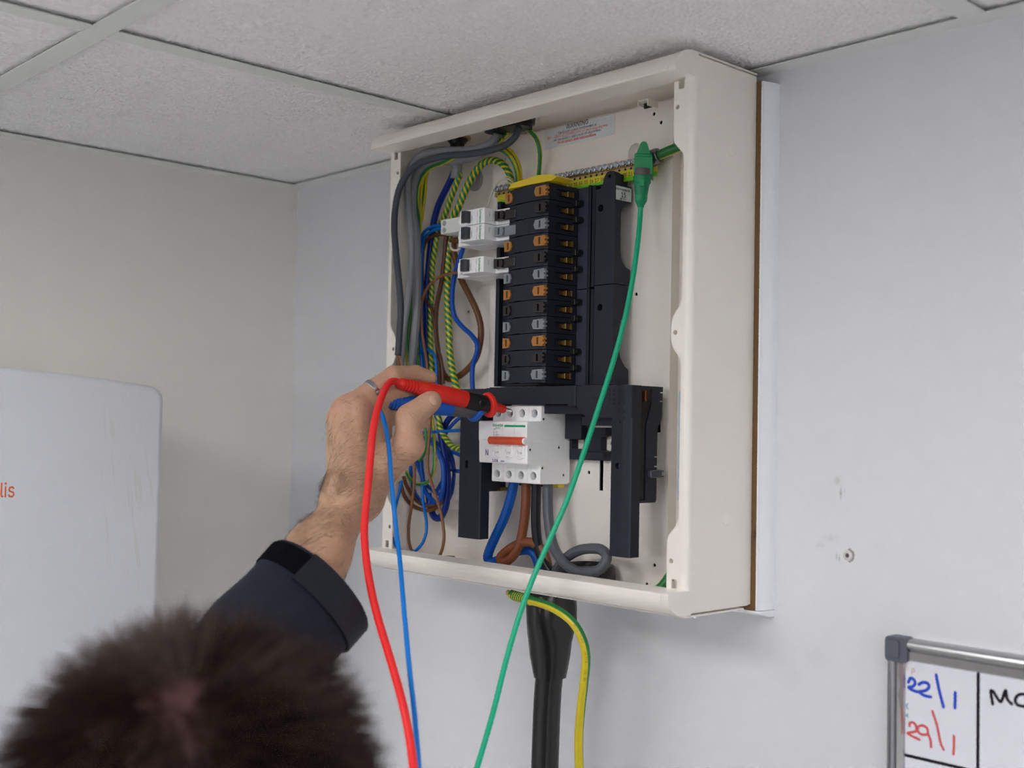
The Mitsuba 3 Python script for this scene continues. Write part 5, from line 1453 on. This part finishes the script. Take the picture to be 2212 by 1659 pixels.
M_CLOTH = bumped('cloth', mikit.proc(cloth), .75, lambda p, n, uv: mikit.noise(p.x * 1500, p.y * 1500, p.z * 1500), .00012, eps=2e-4, spec=.25)
M_STRAP = bumped('strap', mikit.proc(lambda p, n, uv: mi.Color3f(.0105, .0120, .0185) * (.85 + .3 * mikit.fbm(p.x * 150, p.y * 150, p.z * 150, 3))), .62, lambda p, n, uv: mikit.noise(p.x * 1500, p.y * 1500, p.z * 1500), .00012, eps=2e-4, spec=.3)
put(PER + '__jacket', join(jk), M_CLOTH, smooth=True, label='dark navy jacket')
cn_ = NECK + UZ * .022
put(PER + '__jacket__collar', lathe([(0, .066), (0, .078), (.5, .075), (1, .071), (1, .066), (.5, .066), (0, .066)], cn_ - UZ * .03, cn_ + UZ * .032 + FH * .012, 36), M_CLOTH, smooth=40)
put(PER + '__jacket__sleeve', sleeve, M_CLOTH, smooth=50)
put(PER + '__jacket__cuff_strap', sheet(-.0, .72, np.linspace(-1.4, math.radians(112), 30), .0028, .0022, 6), M_STRAP, smooth=40)
M_FUZZ = bumped('velcro', (.0035, .0035, .005), .95, lambda p, n, uv: mikit.noise(p.x * 900, p.y * 900, p.z * 900), .0012, eps=3e-4, spec=.05)
put(PER + '__jacket__velcro_strip', sheet(.08, .62, np.linspace(math.radians(100), math.radians(215), 24), .0022, .0012, 6), M_FUZZ, smooth=40)
put(PER + '__trousers', surface_nets(lambda P: legs_sdf(P, .012), HIP - (.4, .4, .86), HIP + (.4, .4, .16), .018, fix=1), mat('trousers', (.03, .032, .04), .85), smooth=True)
for s in (-1, 1):
    a = HIP + LH * .125 * s - UZ * .85 - FH * .02
    put(PER + '__shoe', surface_nets(lambda P: np.maximum(smin(cap(P, a - UZ * .045, .048, a - UZ * .06 + FH * .17, .04), cap(P, a, .05, a - UZ * .04, .05), .03), -(P[:, 2] - .002)), a - (.26, .26, .12), a + (.26, .26, .08), .012), M_BLACK, smooth=True)

# ------------------------------------------------------------------ boiler on the left wall
t = thing('boiler', 'white wall mounted boiler with a gently arched top on the left wall', 'boiler')
by0, by1, bx, bz = -0.86, -0.362, 0.30, 1.34
arch = [(by1, bz)] + [(by1, 1.9635)]
yc = (by0 + by1) / 2
tops = [(y, 1.990 - .0165 * ((y - yc) / (by1 - yc)) ** 2) for y in np.linspace(by1 - .012, by0 + .012, 25)]
arch = [(by1, bz), (by1, 1.9600), (by1 - .0015, 1.9665), (by1 - .0055, 1.9715)] + tops + [(by0 + .0055, 1.9715), (by0 + .0015, 1.9665), (by0, 1.9600), (by0, bz)]


def slab(poly, x0, x1, bevel):
    p = Polygon(poly)
    rings, out = [], []
    for x, g in ((x0, 0), (x1 - bevel, 0), (x1 - bevel * .6, bevel * .1), (x1 - bevel * .2, bevel * .45), (x1, bevel)):
        q = p.buffer(-g, join_style='mitre') if g else p
        out += [(x, y, z) for y, z in q.exterior.coords[:-1]]
    return trimesh.convex.convex_hull(np.array(out))


put(t + '__front_cover', slab(arch, 0.05, bx, .007), M_BOILER, smooth=35)
put(t + '__back_box', cbox(0.0, 0.05, by0 + .02, by1 - .02, bz + .02, 1.955, .003), M_BOILER)
m = meshkit.text_mesh('olis', .0151, .0006)
v = m.vertices.copy()
v[:, 0] = (v[:, 0] - v[:, 0].max()) * .74
m.vertices = np.stack([bx + v[:, 2], -.5285 + v[:, 0], 1.8535 + v[:, 1]], 1)
put(t + '__lettering', m, M_LOGO)

# ------------------------------------------------------------------ whiteboard on the right wall
t = thing('whiteboard', 'whiteboard with grey aluminium frame and handwritten dates on the right wall', 'whiteboard')
wx, wz, ww, wh = 1.0110, 1.7545, .60, .45
put(t + '__panel', cbox(wx + .004, wx + ww - .004, -.009, -.001, wz - wh + .004, wz - .004), M_BOARD)


def rail(k=1.0):
    p = [(0, 0), (0, .008)] + [(.0045 - .0045 * math.cos(math.radians(x)), .008 + .0065 * math.sin(math.radians(x))) for x in range(15, 166, 25)]
    return [(u * k, v) for u, v in p + [(.0098, .0105), (.0105, .0112), (.0172, .0112), (.0178, .0100), (.0182, .0092), (.0182, .0)]]


pr = Polygon(rail(.94))
m = extrude(pr, wz - wh + .02, wz - .021)
v = m.vertices.copy()
put(t + '__frame_rail', trimesh.Trimesh(np.stack([wx + v[:, 0], -v[:, 1], v[:, 2]], 1), m.faces, process=False), M_ALU, smooth=25)
put(t + '__frame_rail', trimesh.Trimesh(np.stack([wx + ww - v[:, 0], -v[:, 1], v[:, 2]], 1), m.faces, process=False), M_ALU, smooth=25)
m = extrude(Polygon(rail(1.06)), wx + .021, wx + ww - .021)
v = m.vertices.copy()
put(t + '__frame_rail', trimesh.Trimesh(np.stack([v[:, 2], -v[:, 1], wz - v[:, 0]], 1), m.faces, process=False), M_ALU, smooth=25)
put(t + '__frame_rail', trimesh.Trimesh(np.stack([v[:, 2], -v[:, 1], wz - wh + v[:, 0]], 1), m.faces, process=False), M_ALU, smooth=25)
for sx, sz in ((0, 0), (1, 0), (0, 1), (1, 1)):
    x, z = (wx - .001, wz + .001)
    c = extrude(Polygon([(0, .0), (0, .016), (.0015, .0195)] if False else [(x_, z_) for x_, z_ in rounded(sbox(0, 0, .0215, .0225), .004).exterior.coords[:-1]]), 0, .0135)
    k2 = extrude(rounded(sbox(.0012, .0045, .0145, .0195), .002), .0135, .0155)
    q = join(c, k2)
    w = q.vertices.copy()
    X = x + w[:, 0] if not sx else wx + ww + .001 - w[:, 0]
    Z = z - .0225 + w[:, 1] if not sz else wz - wh - .001 + .0225 - w[:, 1]
    put(t + '__frame_corner', trimesh.Trimesh(np.stack([X, -w[:, 2], Z], 1), q.faces, process=False), M_CORNER)


def strokes(lines, width, key, material, d=.0092):
    g = []
    for l in lines:
        p = np.array(l, float) / 10000
        if len(p) > 2:
            p = spline(np.c_[p, np.zeros(len(p))], .0012)[:, :2]
        g.append(LineString(p * 1000).buffer(width * 500, quad_segs=4).simplify(.03))
    u = unary_union(g)
    m = extrude(u, 0, .12)
    v = m.vertices / 1000
    put(t + '__' + key, trimesh.Trimesh(np.stack([v[:, 0], -d - v[:, 2], v[:, 1]], 1), m.faces, process=False), material)


TWO1 = [(10308, 17163), (10331, 17204), (10364, 17190), (10372, 17161), (10348, 17130), (10311, 17120), (10340, 17102), (10393, 17093)]
TWO2 = [(10409, 17160), (10446, 17185), (10494, 17182), (10503, 17153), (10471, 17118), (10414, 17096), (10455, 17073), (10519, 17070)]
strokes([TWO1, TWO2, [(10570, 17270), (10599, 17140), (10639, 17005)], [(10745, 17147), (10745, 17077), (10742, 17017)]], .0028, 'blue_writing', mat('marker_blue', (.012, .055, .50), .5))
strokes([[(10322, 16780), (10325, 16803), (10358, 16817), (10387, 16785), (10384, 16746), (10305, 16712), (10343, 16696), (10417, 16677)],
         [(10489, 16737), (10441, 16727), (10400, 16750), (10408, 16789), (10448, 16808), (10489, 16790), (10497, 16746), (10522, 16691), (10526, 16636)],
         [(10536, 16949), (10577, 16844), (10618, 16681), (10642, 16638)], [(10735, 16772), (10736, 16691), (10732, 16616)]], .0023, 'red_writing', mat('marker_red', (.58, .085, .10), .5))
strokes([[(11076, 17111), (11061, 17220), (11076, 17219), (11143, 17141), (11186, 17242), (11201, 17173), (11238, 17140)], [(11400, 17225), (11345, 17238), (11295, 17225), (11266, 17178), (11281, 17145), (11346, 17138), (11400, 17150)]],
        .0026, 'black_writing', mat('marker_black', (.008, .004, .010), .5, spec=.15))
strokes([[(10293, 17316), (10297, 17271)], [(10339, 17262), (10355, 17295), (10367, 17267), (10343, 17259), (10339, 17236)]], .0006, 'faint_red_marks', mat('marker_faint', (.55, .25, .25), .5))
strokes([[(10308, 16975), (10291, 16949), (10308, 16929)], [(10308, 16880), (10288, 16864), (10309, 16853)]], .0010, 'faint_teal_marks', mat('marker_teal', (.10, .34, .42), .5))
strokes([[(10949, 17340), (10949, 13100)], [(10200, 16515), (16080, 16515)]], .0028, 'ruled_line', mat('tape_dark', (.009, .005, .016), .5, spec=.15))
smear = Polygon([(1.0225, 1.7310), (1.0250, 1.7340), (1.0268, 1.7330), (1.0268, 1.6750), (1.0258, 1.6700), (1.0250, 1.6900), (1.0222, 1.7030), (1.0240, 1.7130), (1.0222, 1.7220)])
m = extrude(smear.buffer(.0004), 0, .00012)
v = m.vertices
put(t + '__red_smear', trimesh.Trimesh(np.stack([v[:, 0], -.0113 - v[:, 2], v[:, 1]], 1), m.faces, process=False), mat('smear', mikit.proc(lambda p, n, uv: mikit.mix(mi.Color3f(.21, .19, .20), mi.Color3f(.36, .07, .06), mikit.smoothstep(.12, .6, mikit.fbm(p.x * 500, p.z * 90, 0, 3) + .25 * (p.x - 1.0285) / .003))), .45))

# ------------------------------------------------------------------ raw plug left in the wall
t = thing('wall_plug', 'white plastic wall plug set in a chipped hole right of the enclosure', 'wall plug')
c_ = np.array([0.9635, 0, 1.8222])
put(t + '__collar', lathe([(0, .0022), (0, .0052), (.6, .0050), (1, .0036), (1, .0022), (0, .0022)], c_ + (0, .001, 0), c_ - (0, .0012, 0), 22), mat('plug_white', (.58, .56, .55), .5), smooth=30)
put(t + '__hole', lathe([(0, 0), (0, .0023), (1, .0023), (1, 0)], c_ + (0, .0005, 0), c_ - (0, .0002, 0), 16), mat('plug_dark', (.10, .08, .075), .8))  # flat dark disc painting the shade inside the plug
ch = [(math.cos(a) * r + .0006, math.sin(a) * r) for a, r in zip(np.linspace(-1.5, 1.6, 14), .0058 + .0014 * np.array([.2, .9, .1, 1, .3, .8, .1, .9, .5, 1, .2, .7, .9, .1]))] + [(math.cos(a) * .0053, math.sin(a) * .0053) for a in np.linspace(1.6, -1.5, 10)]
m = extrude(Polygon(ch).buffer(0), 0, .0003)
v = m.vertices
put(t + '__chipped_edge', trimesh.Trimesh(np.stack([c_[0] + v[:, 0], -v[:, 2], c_[2] + v[:, 1]], 1), m.faces, process=False), mat('chip', (.26, .25, .25), .8))
